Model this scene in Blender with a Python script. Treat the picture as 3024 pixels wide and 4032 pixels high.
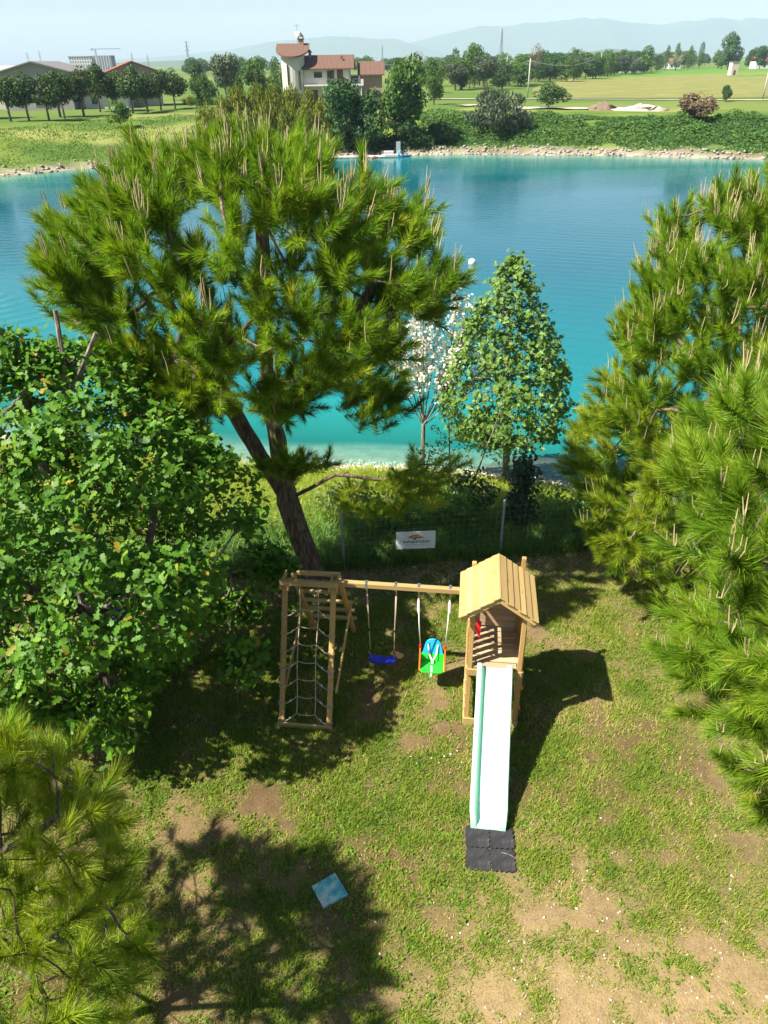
import bpy, math, random
import numpy as np
from mathutils import Vector, Matrix
sc = bpy.context.scene
C = sc.collection
for o in list(bpy.data.objects): bpy.data.objects.remove(o)
RAD = math.radians

# ------------------------------------------------------------------ camera, sky, sun, exposure
cam_d = bpy.data.cameras.new('camera'); cam = bpy.data.objects.new('camera', cam_d); C.objects.link(cam)
cam_d.sensor_fit = 'VERTICAL'; cam_d.sensor_height = 24.0; cam_d.sensor_width = 18.0
cam_d.lens = 24.0 * 734.8 / 1024.0
cam_d.clip_start = 0.1; cam_d.clip_end = 30000
_m = Matrix.Rotation(RAD(90 - 31.56), 4, 'X') @ Matrix.Rotation(RAD(-0.85), 4, 'Z')
cam.matrix_world = Matrix.Translation((0, 0, 9.5)) @ _m
sc.camera = cam
SUN_EL, SHADOW_AZ = 53.0, 23.0           # shadows run towards +x, a little towards +y
world = bpy.data.worlds.new('World'); sc.world = world; world.use_nodes = True
wn = world.node_tree.nodes; wl = world.node_tree.links; wn.clear()
sky = wn.new('ShaderNodeTexSky'); sky.sky_type = 'NISHITA'; sky.sun_disc = False
sky.sun_elevation = RAD(SUN_EL); sky.sun_rotation = RAD(247)
sky.air_density = 1.0; sky.dust_density = 1.0; sky.ozone_density = 1.6; sky.altitude = 50
bg = wn.new('ShaderNodeBackground'); bg.inputs['Strength'].default_value = 0.053
wo = wn.new('ShaderNodeOutputWorld'); wl.new(sky.outputs[0], bg.inputs[0]); wl.new(bg.outputs[0], wo.inputs[0])
sd = bpy.data.lights.new('sun', 'SUN'); sun = bpy.data.objects.new('sun', sd); C.objects.link(sun)
sd.energy = 5.0; sd.angle = RAD(0.53); sd.color = (1.0, 0.93, 0.80)
_ce = math.cos(RAD(SUN_EL))
_dir = Vector((math.cos(RAD(SHADOW_AZ)) * _ce, math.sin(RAD(SHADOW_AZ)) * _ce, -math.sin(RAD(SUN_EL))))
sun.rotation_euler = _dir.to_track_quat('-Z', 'Y').to_euler(); sun.location = (-30, -15, 60)
vs = sc.view_settings; vs.view_transform = 'Standard'; vs.look = 'None'; vs.gamma = 1.0
vs.use_curve_mapping = False; vs.exposure = 1.43
sc.cycles.max_bounces = 8; sc.cycles.transparent_max_bounces = 12; sc.cycles.volume_bounces = 1
sc.cycles.use_denoising = True

# ------------------------------------------------------------------ helpers: things, meshes
rng = np.random.default_rng(7)
def tag(o, label=None, cat=None, group=None, kind=None):
    if label: o['label'] = label
    if cat: o['category'] = cat
    if group: o['group'] = group
    if kind: o['kind'] = kind
    return o
def thing(name, label, cat, loc=(0, 0, 0), rz=0, group=None):
    o = bpy.data.objects.new(name, None); C.objects.link(o); o.empty_display_size = .2
    o.location = loc; o.rotation_euler = (0, 0, rz)
    return tag(o, label, cat, group)
def npmesh(name, V, F, mat, smooth=False, var=None, col=None):
    V = np.asarray(V, dtype=np.float32).reshape(-1, 3); F = np.asarray(F, dtype=np.int32)
    me = bpy.data.meshes.new(name); n, k = F.shape
    me.vertices.add(len(V)); me.vertices.foreach_set('co', V.ravel())
    me.loops.add(n * k); me.loops.foreach_set('vertex_index', F.ravel())
    me.polygons.add(n); me.polygons.foreach_set('loop_start', np.arange(0, n * k, k, dtype=np.int32))
    if var is not None:
        a = me.attributes.new('var', 'FLOAT', 'POINT'); a.data.foreach_set('value', np.asarray(var, dtype=np.float32))
    if col is not None:
        a = me.attributes.new('col', 'FLOAT_COLOR', 'POINT')
        a.data.foreach_set('color', np.concatenate([np.asarray(col, dtype=np.float32), np.ones((len(V), 1), np.float32)], 1).ravel())
    if smooth: me.polygons.foreach_set('use_smooth', np.ones(n, dtype=bool))
    me.update(calc_edges=True); me.validate()
    if mat: me.materials.append(mat)
    return me
def link(name, me, parent=None, loc=(0, 0, 0), rz=0):
    o = bpy.data.objects.new(name, me); C.objects.link(o); o.location = loc; o.rotation_euler = (0, 0, rz)
    if parent is not None: o.parent = parent
    return o
def copy_tree(o, parent=None):
    c = o.copy(); C.objects.link(c); c.parent = parent
    for ch in list(o.children): copy_tree(ch, c)
    return c

class MB:
    """collects boxes, bars, tubes, lathes and prisms for one mesh object"""
    def __init__(s): s.v = []; s.f = []
    def add(s, V, F):
        b = len(s.v); s.v += [tuple(map(float, p)) for p in V]; s.f += [tuple(int(i) + b for i in q) for q in F]; return s
    def box(s, lo, hi, M=None):
        (a, b, c), (d, e, f) = lo, hi
        V = [(a, b, c), (d, b, c), (d, e, c), (a, e, c), (a, b, f), (d, b, f), (d, e, f), (a, e, f)]
        if M is not None: V = [tuple(M @ Vector(p)) for p in V]
        return s.add(V, [(0, 3, 2, 1), (4, 5, 6, 7), (0, 1, 5, 4), (1, 2, 6, 5), (2, 3, 7, 6), (3, 0, 4, 7)])
    def bar(s, p, q, w, h, up=(0, 0, 1)):
        p, q = Vector(p), Vector(q); z = (q - p).normalized(); u = Vector(up)
        if abs(z.dot(u)) > .99: u = Vector((0, 1, 0))
        x = z.cross(u).normalized(); y = x.cross(z).normalized()
        V = [e + x * (a * w / 2) + y * (b * h / 2) for e in (p, q) for a, b in ((-1, -1), (1, -1), (1, 1), (-1, 1))]
        return s.add(V, [(3, 2, 1, 0), (4, 5, 6, 7), (0, 1, 5, 4), (1, 2, 6, 5), (2, 3, 7, 6), (3, 0, 4, 7)])
    def tube(s, pts, r, n=6, cap=True):
        pts = [Vector(p) for p in pts]; R = r if isinstance(r, (list, tuple, np.ndarray)) else [r] * len(pts)
        V = []; prev = None
        for i, p in enumerate(pts):
            t = (pts[min(i + 1, len(pts) - 1)] - pts[max(i - 1, 0)]); t = t.normalized() if t.length > 1e-9 else Vector((0, 0, 1))
            if prev is None:
                a = Vector((1, 0, 0)) if abs(t.x) < .8 else Vector((0, 1, 0)); x = (a - t * a.dot(t)).normalized()
            else:
                x = (prev - t * prev.dot(t)).normalized()
            prev = x; y = t.cross(x)
            V += [p + (x * math.cos(2 * math.pi * k / n) + y * math.sin(2 * math.pi * k / n)) * R[i] for k in range(n)]
        F = [(i * n + k, i * n + (k + 1) % n, (i + 1) * n + (k + 1) % n, (i + 1) * n + k) for i in range(len(pts) - 1) for k in range(n)]
        if cap: F += [tuple(range(n))[::-1], tuple((len(pts) - 1) * n + k for k in range(n))]
        return s.add(V, F)
    def lathe(s, prof, n=16, c=(0, 0, 0), sx=1, sy=1):
        V = [(c[0] + r * sx * math.cos(2 * math.pi * k / n), c[1] + r * sy * math.sin(2 * math.pi * k / n), c[2] + z) for r, z in prof for k in range(n)]
        F = [(i * n + k, i * n + (k + 1) % n, (i + 1) * n + (k + 1) % n, (i + 1) * n + k) for i in range(len(prof) - 1) for k in range(n)]
        F += [tuple(range(n))[::-1], tuple((len(prof) - 1) * n + k for k in range(n))]
        return s.add(V, F)
    def prism(s, poly, z0, z1, M=None):
        n = len(poly); V = [(x, y, z0) for x, y in poly] + [(x, y, z1) for x, y in poly]
        if M is not None: V = [tuple(M @ Vector(p)) for p in V]
        return s.add(V, [tuple(range(n))[::-1], tuple(range(n, 2 * n))] + [(i, (i + 1) % n, n + (i + 1) % n, n + i) for i in range(n)])
    def mesh(s, name, mat, smooth=False, bevel=0):
        me = bpy.data.meshes.new(name); me.from_pydata(s.v, [], s.f)
        if bevel:
            import bmesh
            bm = bmesh.new(); bm.from_mesh(me)
            bmesh.ops.bevel(bm, geom=bm.edges[:], offset=bevel, segments=1, affect='EDGES'); bm.to_mesh(me); bm.free()
        if smooth: me.polygons.foreach_set('use_smooth', [True] * len(me.polygons))
        me.update(); me.materials.append(mat); return me
    def build(s, name, mat, parent=None, loc=(0, 0, 0), rz=0, smooth=False, bevel=0):
        return link(name, s.mesh(name, mat, smooth, bevel), parent, loc, rz)

# ------------------------------------------------------------------ helpers: value noise
_tab = rng.random((64, 64, 64)).astype(np.float32)
def vnoise(x, y, z=0.0, s=1.0):
    x, y, z = np.broadcast_arrays(np.asarray(x, float) * s, np.asarray(y, float) * s, np.asarray(z, float) * s)
    xi, yi, zi = np.floor(x).astype(int), np.floor(y).astype(int), np.floor(z).astype(int)
    fx, fy, fz = x - xi, y - yi, z - zi
    fx, fy, fz = [q * q * (3 - 2 * q) for q in (fx, fy, fz)]
    g = lambda a, b, c: _tab[(xi + a) & 63, (yi + b) & 63, (zi + c) & 63]
    l = lambda a, b, t: a + (b - a) * t
    return l(l(l(g(0, 0, 0), g(1, 0, 0), fx), l(g(0, 1, 0), g(1, 1, 0), fx), fy),
             l(l(g(0, 0, 1), g(1, 0, 1), fx), l(g(0, 1, 1), g(1, 1, 1), fx), fy), fz)
def fbm(x, y, z=0.0, s=1.0, o=4):
    t = 0; a = .5; n = 0
    for i in range(o): t = t + a * vnoise(np.asarray(x) + 17.3 * i, np.asarray(y) - 9.1 * i, z, s * 2 ** i); n += a; a *= .5
    return t / n
def sstep(a, b, x): t = np.clip((np.asarray(x, float) - a) / (b - a), 0, 1); return t * t * (3 - 2 * t)

# ------------------------------------------------------------------ helpers: materials
def mat(name, build):
    m = bpy.data.materials.new(name); m.use_nodes = True; nt = m.node_tree; nt.nodes.clear()
    out = nt.nodes.new('ShaderNodeOutputMaterial')
    class N: pass
    n = N(); n.nt = nt; n.out = out
    def new(t, **kw):
        q = nt.nodes.new('ShaderNode' + t)
        for k, v in kw.items(): setattr(q, k, v)
        return q
    n.new = new; n.link = nt.links.new
    def setin(node, k, v):
        if hasattr(v, 'is_output') or isinstance(v, bpy.types.NodeSocket): nt.links.new(v, node.inputs[k])
        else: node.inputs[k].default_value = v
    n.set = setin
    def noise(scale, detail=3, vec=None, rough=.55, out='Fac'):
        q = new('TexNoise'); q.inputs['Scale'].default_value = scale; q.inputs['Detail'].default_value = detail; q.inputs['Roughness'].default_value = rough
        if vec is not None: nt.links.new(vec, q.inputs['Vector'])
        return q.outputs[out]
    n.noise = noise
    def ramp(fac, stops):
        q = new('ValToRGB'); nt.links.new(fac, q.inputs['Fac']); e = q.color_ramp.elements
        while len(e) < len(stops): e.new(.5)
        for el, (p, c) in zip(e, stops): el.position = p; el.color = (c[0], c[1], c[2], 1)
        return q.outputs['Color']
    n.ramp = ramp
    def mix(fac, a, b, mode='MIX'):
        q = new('MixRGB', blend_type=mode)
        setin(q, 'Fac', fac)
        for k, v in (('Color1', a), ('Color2', b)): setin(q, k, v if isinstance(v, bpy.types.NodeSocket) else (v[0], v[1], v[2], 1))
        return q.outputs['Color']
    n.mix = mix
    def math_(op, a, b=0.0):
        q = new('Math', operation=op); setin(q, 0, a); setin(q, 1, b); return q.outputs[0]
    n.math = math_
    def obj(scale=(1, 1, 1)):
        t = new('TexCoord'); mp = new('Mapping'); mp.inputs['Scale'].default_value = scale
        nt.links.new(t.outputs['Object'], mp.inputs['Vector']); return mp.outputs['Vector']
    n.obj = obj
    def bump(h, strength=.3, dist=.02):
        q = new('Bump'); q.inputs['Strength'].default_value = strength; q.inputs['Distance'].default_value = dist
        nt.links.new(h, q.inputs['Height']); return q.outputs['Normal']
    n.bump = bump
    def pbr(color, rough=.6, normal=None, metallic=0.0, spec=.4, **kw):
        b = new('BsdfPrincipled'); setin(b, 'Base Color', color if isinstance(color, bpy.types.NodeSocket) else (*color, 1))
        setin(b, 'Roughness', rough); b.inputs['Metallic'].default_value = metallic; setin(b, 'Specular IOR Level', spec)
        if normal is not None: nt.links.new(normal, b.inputs['Normal'])
        return b
    n.pbr = pbr
    n.attr = lambda a, o='Fac': (lambda q: (setattr(q, 'attribute_name', a), q.outputs[o])[1])(new('Attribute'))
    sh = build(n)
    nt.links.new(sh.outputs[0], out.inputs['Surface'])
    return m
def flat(name, c, rough=.6, var=.18, scale=6, metallic=0.0, spec=.4, bump=0):
    def b(n):
        nz = n.noise(scale, 4, n.obj())
        col = n.mix(nz, [q * (1 - var) for q in c], [min(1, q * (1 + var)) for q in c])
        return n.pbr(col, rough, n.bump(n.noise(scale * 8, 3, n.obj()), bump, .01) if bump else None, metallic, spec)
    return mat(name, b)
def foliage(name, stops, trans=.3, rough=.5, spec=.3, tcol=None):
    """per-leaf random 'var' picks a colour; some light passes through the leaf"""
    def b(n):
        col = n.ramp(n.attr('var'), stops)
        p = n.pbr(col, rough, None, 0, spec)
        t = n.new('BsdfTranslucent'); k = n.mix(1.0, col, tcol or (1.3, 1.35, .55), 'MULTIPLY'); n.link(k, t.inputs['Color'])
        m = n.new('MixShader'); m.inputs[0].default_value = trans; n.link(p.outputs[0], m.inputs[1]); n.link(t.outputs[0], m.inputs[2])
        return m
    return mat(name, b)
def wood(name, c1, c2, axis=0, rough=.62):
    def b(n):
        s = [26, 26, 26]; s[axis] = 1.6
        v = n.obj(tuple(s)); oi = n.new('ObjectInfo')
        va = n.new('VectorMath', operation='ADD'); n.link(v, va.inputs[0])
        cx = n.new('CombineXYZ'); n.link(n.math('MULTIPLY', oi.outputs['Random'], 40.0), cx.inputs[0]); n.link(n.math('MULTIPLY', oi.outputs['Random'], 23.0), cx.inputs[1]); n.link(cx.outputs[0], va.inputs[1])
        g = n.noise(1.0, 5, va.outputs[0], .6)
        col = n.mix(g, c1, c2)
        s2 = [9, 9, 9]; s2[axis] = 4.0
        vo = n.new('TexVoronoi'); vo.inputs['Scale'].default_value = 1.0; n.link(n.obj(tuple(s2)), vo.inputs['Vector'])
        knot = n.ramp(vo.outputs['Distance'], [(0, (1, 1, 1)), (.09, (1, 1, 1)), (.16, (0, 0, 0))])
        col = n.mix(n.math('MULTIPLY', knot, .45), col, [q * .45 for q in c1])
        k = n.math('ADD', n.math('MULTIPLY', oi.outputs['Random'], .35), .82)
        hs = n.new('HueSaturation'); n.link(col, hs.inputs['Color']); n.link(k, hs.inputs['Value'])
        return n.pbr(hs.outputs[0], rough, n.bump(g, .25, .004), 0, .3)
    return mat(name, b)
def bark(name, c1, c2, sc_=9):
    def b(n):
        v = n.obj((1, 1, .22)); a = n.noise(sc_, 5, v, .65)
        vo = n.new('TexVoronoi'); vo.feature = 'DISTANCE_TO_EDGE'; vo.inputs['Scale'].default_value = sc_ * 1.3; n.link(v, vo.inputs['Vector'])
        h = n.math('ADD', n.math('MULTIPLY', vo.outputs['Distance'], 1.2), a)
        return n.pbr(n.ramp(h, [(.35, c1), (.95, c2)]), .9, n.bump(h, .8, .03), 0, .15)
    return mat(name, b)

M = {}
M['needle'] = foliage('pine_needles', [(0, (.080, .175, .011)), (.5, (.180, .310, .018)), (.88, (.34, .45, .032)), (1, (.30, .20, .05))], .36, .45, .3)
M['needle_y_lit'] = foliage('pine_needles_yellow_lit', [(0, (.13, .22, .012)), (.5, (.27, .36, .022)), (.9, (.43, .48, .04)), (1, (.34, .24, .06))], .38, .45, .3)  # yellow needles, also lightening the shaded low bough as if sunlit
M['candle'] = flat('candle_bark', (.36, .30, .16), .8, .2, 20)
M['pinebark'] = bark('pine_bark', (.045, .032, .024), (.22, .165, .125), 9)
M['oakbark'] = bark('oak_bark', (.05, .042, .034), (.20, .17, .14), 12)
M['greybark'] = bark('grey_bark', (.10, .085, .065), (.27, .235, .19), 8)
M['oakleaf'] = foliage('oak_leaves', [(0, (.035, .110, .010)), (.5, (.085, .205, .018)), (.93, (.18, .31, .03)), (1, (.32, .25, .03))], .36, .5, .25)
M['mapleleaf'] = foliage('maple_leaves', [(0, (.060, .135, .025)), (.6, (.140, .245, .045)), (1, (.26, .35, .11))], .28, .5, .25)
M['blossom'] = foliage('blossom', [(0, (.56, .55, .44)), (.6, (.74, .73, .64)), (1, (.84, .83, .79))], .3, .6, .2, (1, 1, 1))
M['youngleaf'] = foliage('young_leaves', [(0, (.09, .16, .03)), (1, (.20, .27, .05))], .35)
M['darkleaf'] = foliage('dark_leaves', [(0, (.014, .040, .012)), (.7, (.030, .075, .020)), (1, (.06, .12, .03))], .2, .4, .4)
M['lawngrass'] = foliage('lawn_grass', [(0, (.055, .130, .010)), (.45, (.135, .215, .018)), (.8, (.25, .28, .035)), (1, (.42, .35, .15))], .3, .55, .2)
M['weed'] = foliage('tall_weeds', [(0, (.06, .16, .022)), (.6, (.14, .27, .04)), (1, (.27, .37, .08))], .42, .5, .3)
M['brightgrass'] = foliage('bank_grass', [(0, (.13, .20, .014)), (.6, (.24, .30, .020)), (1, (.36, .38, .06))], .35, .6, .2)
M['straw'] = foliage('dry_straw', [(0, (.26, .19, .10)), (.6, (.45, .34, .19)), (1, (.62, .52, .34))], .15, .7, .2, (1, 1, 1))
M['wood'] = wood('pine_timber', (.33, .21, .075), (.52, .37, .165), 0)
M['wood_y'] = wood('pine_timber_y', (.33, .21, .075), (.52, .37, .165), 1)
M['wood_z'] = wood('pine_timber_z', (.33, .185, .06), (.52, .34, .135), 2)
M['floorwood'] = wood('floor_timber', (.30, .21, .13), (.46, .34, .22), 0)
M['metal'] = flat('galvanised_metal', (.62, .64, .66), .35, .08, 20, .9)
M['rope'] = flat('rope', (.42, .33, .25), .9, .25, 60)
M['whiterope'] = flat('white_strap', (.80, .80, .78), .8, .06, 40)
M['black'] = flat('black_plastic', (.02, .02, .02), .5)

# ------------------------------------------------------------------ terrain
NX = [-140, -90, -40, -8, -4.2, -2.6, 1.1, 4.75, 5.66, 12, 40, 90, 140]; NY = [60, 45, 30, 23, 22, 21.8, 21.3, 20.4, 19.9, 18, 20, 45, 60]
FX = [-140, -90, -65, -46.7, -42, -39.6, -25, -10, 2, 12, 31, 50, 70, 95, 140]; FY = [60, 45, 75, 99, 102, 105, 111, 114.5, 116, 115.8, 112, 104, 92, 45, 60]
WATER = -2.0
def near_shore(x): return np.interp(x, NX, NY)
def far_shore(x): return np.interp(x, FX, FY)
def height(x, y):
    x = np.asarray(x, float); y = np.asarray(y, float)
    wig = (fbm(x, y, 3.1, .35, 3) - .5)
    dn = near_shore(x) - y + wig * 1.0; df = y - far_shore(x) + wig * 2.5
    t = np.clip(dn / 6.2, 0, 1); zn = WATER + 2 * t * (1.4 - .4 * t)
    w = np.interp(x, [-32, -20], [34, 11])
    zf = WATER + .9 * sstep(0, 2.6, df) + 2.6 * sstep(0, 1, (df - 2.2) / w)
    dep = np.minimum(-dn, -df); bed = WATER - np.where(dep < 3, .17 * dep, .51 + .5 * (dep - 3)); bed = np.maximum(bed, -7)
    z = np.where(dn > 0, zn, np.where(df > 0, zf, bed))
    lake = sstep(-3, 0, dep)
    z = z + (fbm(x, y, 0, 1.3, 3) - .5) * .05 * np.where(dn > 0, 1, 0) + np.where(df > 3, (fbm(x, y, 5, .25, 3) - .5) * .7 * sstep(3, 10, df) * (1 - .8 * sstep(40, 90, df)), 0)
    return z
def gz(x, y): return float(height(np.array([x]), np.array([y]))[0])
def grass_density(x, y):
    """how thickly the lawn is grown: bare earth in patches, sandier towards the camera's right"""
    d = .39 + 1.15 * (fbm(x, y, 1.7, .55, 4) - .25) + 2.0 * (fbm(x, y, 8.2, 3.4, 3) - .5)
    d = d - .60 * sstep(6.0, 4.2, y) * sstep(-.3, 1.3, x) - .5 * np.exp(-((x - 3.1) ** 2 / .5 + (y - 10.9) ** 2 / .7)) - .35 * np.exp(-((x - .9) ** 2 / .12 + (y - 8.9) ** 2 / .5))
    d = d - .45 * np.exp(-((x - 2.7) ** 2 / .5 + (y - 5.4) ** 2 / .15)) - .35 * sstep(11.9, 12.9, y) - .4 * np.exp(-((x + 2.0) ** 2 / .8 + (y - 6.9) ** 2 / .2)) - .25 * sstep(-1, -3, x) * sstep(8, 6, y)
    return np.clip(d, 0, 1)
def axis_lines(parts):
    a = []
    for lo, hi, st in parts: a += list(np.arange(lo, hi, st))
    return np.array(sorted(set(np.round(a, 4))))
gx = axis_lines([(-8, 8, .13), (-30, -8, 1.0), (8, 30, 1.0), (-100, -30, 3.5), (30, 101, 3.5)])
ext = np.array([130, 180, 260, 400, 700, 1200, 2200, 4000, 7000.])
gx = np.concatenate([-ext[::-1], gx, ext])
gy = axis_lines([(-60, 0, 4), (0, 14, .13), (14, 24, .3), (24, 95, 3.5), (95, 145, .8), (145, 220, 4)])
gy = np.concatenate([gy, [230, 260, 300, 360, 450, 600, 800, 1200, 2000, 3500, 6000, 9500.]])
X, Y = np.meshgrid(gx, gy); Zt = height(X, Y)
nx, ny = len(gx), len(gy)
idx = np.arange(nx * ny).reshape(ny, nx)
quads = np.stack([idx[:-1, :-1], idx[:-1, 1:], idx[1:, 1:], idx[1:, :-1]], -1).reshape(-1, 4)
dn = near_shore(X) - Y; df = Y - far_shore(X)
def lerp(a, b, t): return a + (b - a) * t[..., None]
cw = lambda *c: np.array(c, float) * np.ones(X.shape + (3,))
gd = grass_density(X, Y)
soil = lerp(cw(.100, .064, .033), cw(.26, .19, .098), np.clip(.15 + 1.3 * (fbm(X, Y, 4, .5, 3) - .4) + .6 * sstep(6.5, 4.5, Y) * sstep(-.2, 1.5, X) + .35 * sstep(11.5, 13, Y), 0, 1))
lawn = lerp(soil, cw(.110, .130, .032), .62 * gd)
bank = lerp(cw(.10, .13, .03), cw(.17, .21, .03), sstep(.3, .7, fbm(X, Y, 2, .8, 3)))
sand = lerp(cw(.36, .30, .23), cw(.48, .42, .34), sstep(.3, .7, fbm(X, Y, 6, 2.5, 3)))
col = lerp(lawn, bank, sstep(8.6, 7.2, dn))
col = lerp(col, sand, sstep(1.5, .3, dn + (fbm(X, Y, 9, 1.2, 3) - .5) * 2.5))
bedc = lerp(sand * .85, cw(.10, .16, .13), sstep(1, 6, np.minimum(-dn, -df)))
rock = lerp(cw(.17, .14, .10), cw(.30, .26, .21), sstep(.3, .7, fbm(X, Y, 11, .9, 4)))
fbank = lerp(cw(.055, .105, .018), cw(.13, .18, .03), sstep(.35, .65, fbm(X, Y, 12, .22, 4)))
ffield = lerp(cw(.070, .125, .022), cw(.125, .165, .040), sstep(.35, .65, fbm(X, Y, 15, .02, 4)))
fcol = lerp(rock, fbank, sstep(1.0, 2.8, df + (fbm(X, Y, 14, .5, 3) - .5) * 4))
fcol = lerp(fcol, ffield, sstep(30, 60, df))
dry = sstep(.5, .62, fbm(X, Y, 22, .09, 3)) * sstep(12, 18, df) * sstep(60, 45, df)
fcol = lerp(fcol, cw(.30, .28, .10), .55 * dry)
col = np.where((dn > 0)[..., None], col, np.where((df > 0)[..., None], fcol, bedc))
def _ground(n):
    c = n.attr('col', 'Color'); v = n.obj()
    a = n.noise(38, 5, v, .7); b = n.noise(7, 4, v)
    k = n.math('ADD', n.math('MULTIPLY', a, .9), n.math('MULTIPLY', b, .5))
    k = n.ramp(k, [(.45, (.55, .52, .5)), (.7, (1, 1, 1)), (1, (1.45, 1.42, 1.35))])
    cc = n.mix(1.0, c, k, 'MULTIPLY')
    return n.pbr(cc, .95, n.bump(a, .7, .03), 0, .1)
M['ground'] = mat('ground_soil', _ground)
ground = link('ground', npmesh('ground', np.stack([X, Y, Zt], -1), quads, M['ground'], True, col=col.reshape(-1, 3)))
tag(ground, kind='structure')

# water: clear over the shallows, turbid turquoise to blue where it is deep
wx = axis_lines([(-95, -12, 3), (-12, 14, .6), (14, 98, 3)]); wy = axis_lines([(15, 32, .5), (32, 121, 2.5)])
WX, WY = np.meshgrid(wx, wy)
wd = np.minimum(WY - near_shore(WX), far_shore(WX) - WY)
widx = np.arange(WX.size).reshape(WX.shape)
wq = np.stack([widx[:-1, :-1], widx[:-1, 1:], widx[1:, 1:], widx[1:, :-1]], -1).reshape(-1, 4)
keep = (wd.ravel()[wq] > -4).any(1); wq = wq[keep]
def _water(n):
    dep = n.attr('var')
    colr = n.ramp(n.math('DIVIDE', dep, 30.0), [(0, (.08, .33, .28)), (.06, (.012, .255, .225)), (.22, (.005, .150, .165)), (1, (.004, .085, .118))])
    v = n.obj((1, 1, 1))
    wv = n.new('TexWave'); wv.bands_direction = 'DIAGONAL'; wv.inputs['Scale'].default_value = .55; wv.inputs['Distortion'].default_value = 5; wv.inputs['Detail'].default_value = 3; wv.inputs['Detail Scale'].default_value = .6
    n.link(n.obj((.35, 1, 1)), wv.inputs['Vector'])
    h = n.math('ADD', n.math('MULTIPLY', n.noise(3.2, 4, n.obj((.55, 1.3, 1))), .55), n.math('MULTIPLY', wv.outputs['Fac'], .18))
    def rings(cx, cy, R, sc_):
        tc = n.new('TexCoord'); mp = n.new('Mapping'); mp.inputs['Location'].default_value = (-cx, -cy, 2.0); n.link(tc.outputs['Object'], mp.inputs['Vector'])
        w = n.new('TexWave'); w.wave_type = 'RINGS'; w.rings_direction = 'SPHERICAL'; w.inputs['Scale'].default_value = sc_; w.inputs['Distortion'].default_value = 1.2; w.inputs['Detail Scale'].default_value = .3; n.link(mp.outputs[0], w.inputs['Vector'])
        ln = n.new('VectorMath', operation='LENGTH'); n.link(mp.outputs[0], ln.inputs[0])
        return n.math('MULTIPLY', w.outputs['Fac'], n.ramp(n.math('DIVIDE', ln.outputs['Value'], R), [(0, (1, 1, 1)), (.55, (.7, .7, .7)), (1, (0, 0, 0))]))
    h = n.math('ADD', h, n.math('MULTIPLY', rings(-24, 44, 26, .28), .55))
    wind = n.ramp(n.noise(.06, 3, n.obj((.6, 1.6, 1))), [(.38, (.35, .35, .35)), (.62, (1, 1, 1))])
    h = n.math('MULTIPLY', h, wind)
    nb = n.bump(h, .32, .12)
    p = n.pbr(colr, .06, nb, 0, .5); p.inputs['IOR'].default_value = 1.33
    tr = n.new('BsdfTransparent'); tr.inputs['Color'].default_value = (.75, .95, .92, 1)
    gl = n.new('BsdfGlossy'); gl.inputs['Roughness'].default_value = .06; n.link(nb, gl.inputs['Normal'])
    fr = n.new('Fresnel'); fr.inputs['IOR'].default_value = 1.33; n.link(nb, fr.inputs['Normal'])
    m1 = n.new('MixShader'); n.link(fr.outputs[0], m1.inputs[0]); n.link(tr.outputs[0], m1.inputs[1]); n.link(gl.outputs[0], m1.inputs[2])
    op = n.ramp(n.math('DIVIDE', dep, 8.0), [(0, (.12, .12, .12)), (.25, (.45, .45, .45)), (.7, (1, 1, 1))])
    m2 = n.new('MixShader'); n.link(op, m2.inputs[0]); n.link(m1.outputs[0], m2.inputs[1]); n.link(p.outputs[0], m2.inputs[2])
    return m2
M['water'] = mat('lake_water', _water)
lake = link('lake', npmesh('lake', np.stack([WX, WY, np.full(WX.shape, WATER)], -1), wq, M['water'], True, var=np.clip(wd, 0, 60).ravel()))
tag(lake, kind='structure')

# ------------------------------------------------------------------ scattered geometry: many small pieces into one mesh
def rand_rot(n, r):
    q = r.normal(size=(n, 4)); q /= np.linalg.norm(q, axis=1)[:, None]; w, x, y, z = q.T
    return np.stack([1 - 2 * (y * y + z * z), 2 * (x * y - z * w), 2 * (x * z + y * w), 2 * (x * y + z * w), 1 - 2 * (x * x + z * z), 2 * (y * z - x * w), 2 * (x * z - y * w), 2 * (y * z + x * w), 1 - 2 * (x * x + y * y)], -1).reshape(n, 3, 3)
def unit(v): return v / np.maximum(np.linalg.norm(v, axis=-1, keepdims=True), 1e-9)
def frames(D, r, roll=None):
    """rotation matrices whose local z follows D, spun at random about it"""
    z = unit(D); a = unit(r.normal(size=z.shape)) if roll is None else roll
    x = unit(np.cross(a, z)); y = np.cross(z, x); return np.stack([x, y, z], -1)
def inst(TV, TF, P, R, S):
    n = len(P); V = np.einsum('nij,kj->nki', R * np.asarray(S).reshape(-1, 1, 1), TV) + P[:, None, :]
    F = (TF[None] + (np.arange(n) * len(TV))[:, None, None]).reshape(-1, TF.shape[1]); return V.reshape(-1, 3), F
def blades(P, L, W, lean, r, bend=.35):
    """grass blades: bent two-segment strips (4 points, 2 triangles)"""
    n = len(P); a = r.random(n) * 2 * np.pi; d = np.stack([np.cos(a), np.sin(a), np.zeros(n)], -1); s = np.stack([-np.sin(a), np.cos(a), np.zeros(n)], -1)
    up = np.array([0, 0, 1.]); ln = lean * (.4 + r.random(n))
    mid = P + (d * (np.sin(ln) * L * .55)[:, None] + up * (np.cos(ln) * L * .55)[:, None])
    l2 = ln + bend + bend * r.random(n)
    tip = mid + d * (np.sin(l2) * L * .45)[:, None] + up * (np.cos(l2) * L * .45)[:, None]
    h = s * (W * .5)[:, None]
    V = np.stack([P - h, P + h, mid + h * .8, mid - h * .8, tip], 1).reshape(-1, 3); b = (np.arange(n) * 5)[:, None]
    F = np.concatenate([b + np.array([0, 1, 2]), b + np.array([0, 2, 3]), b + np.array([3, 2, 4])]); return V, F

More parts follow.
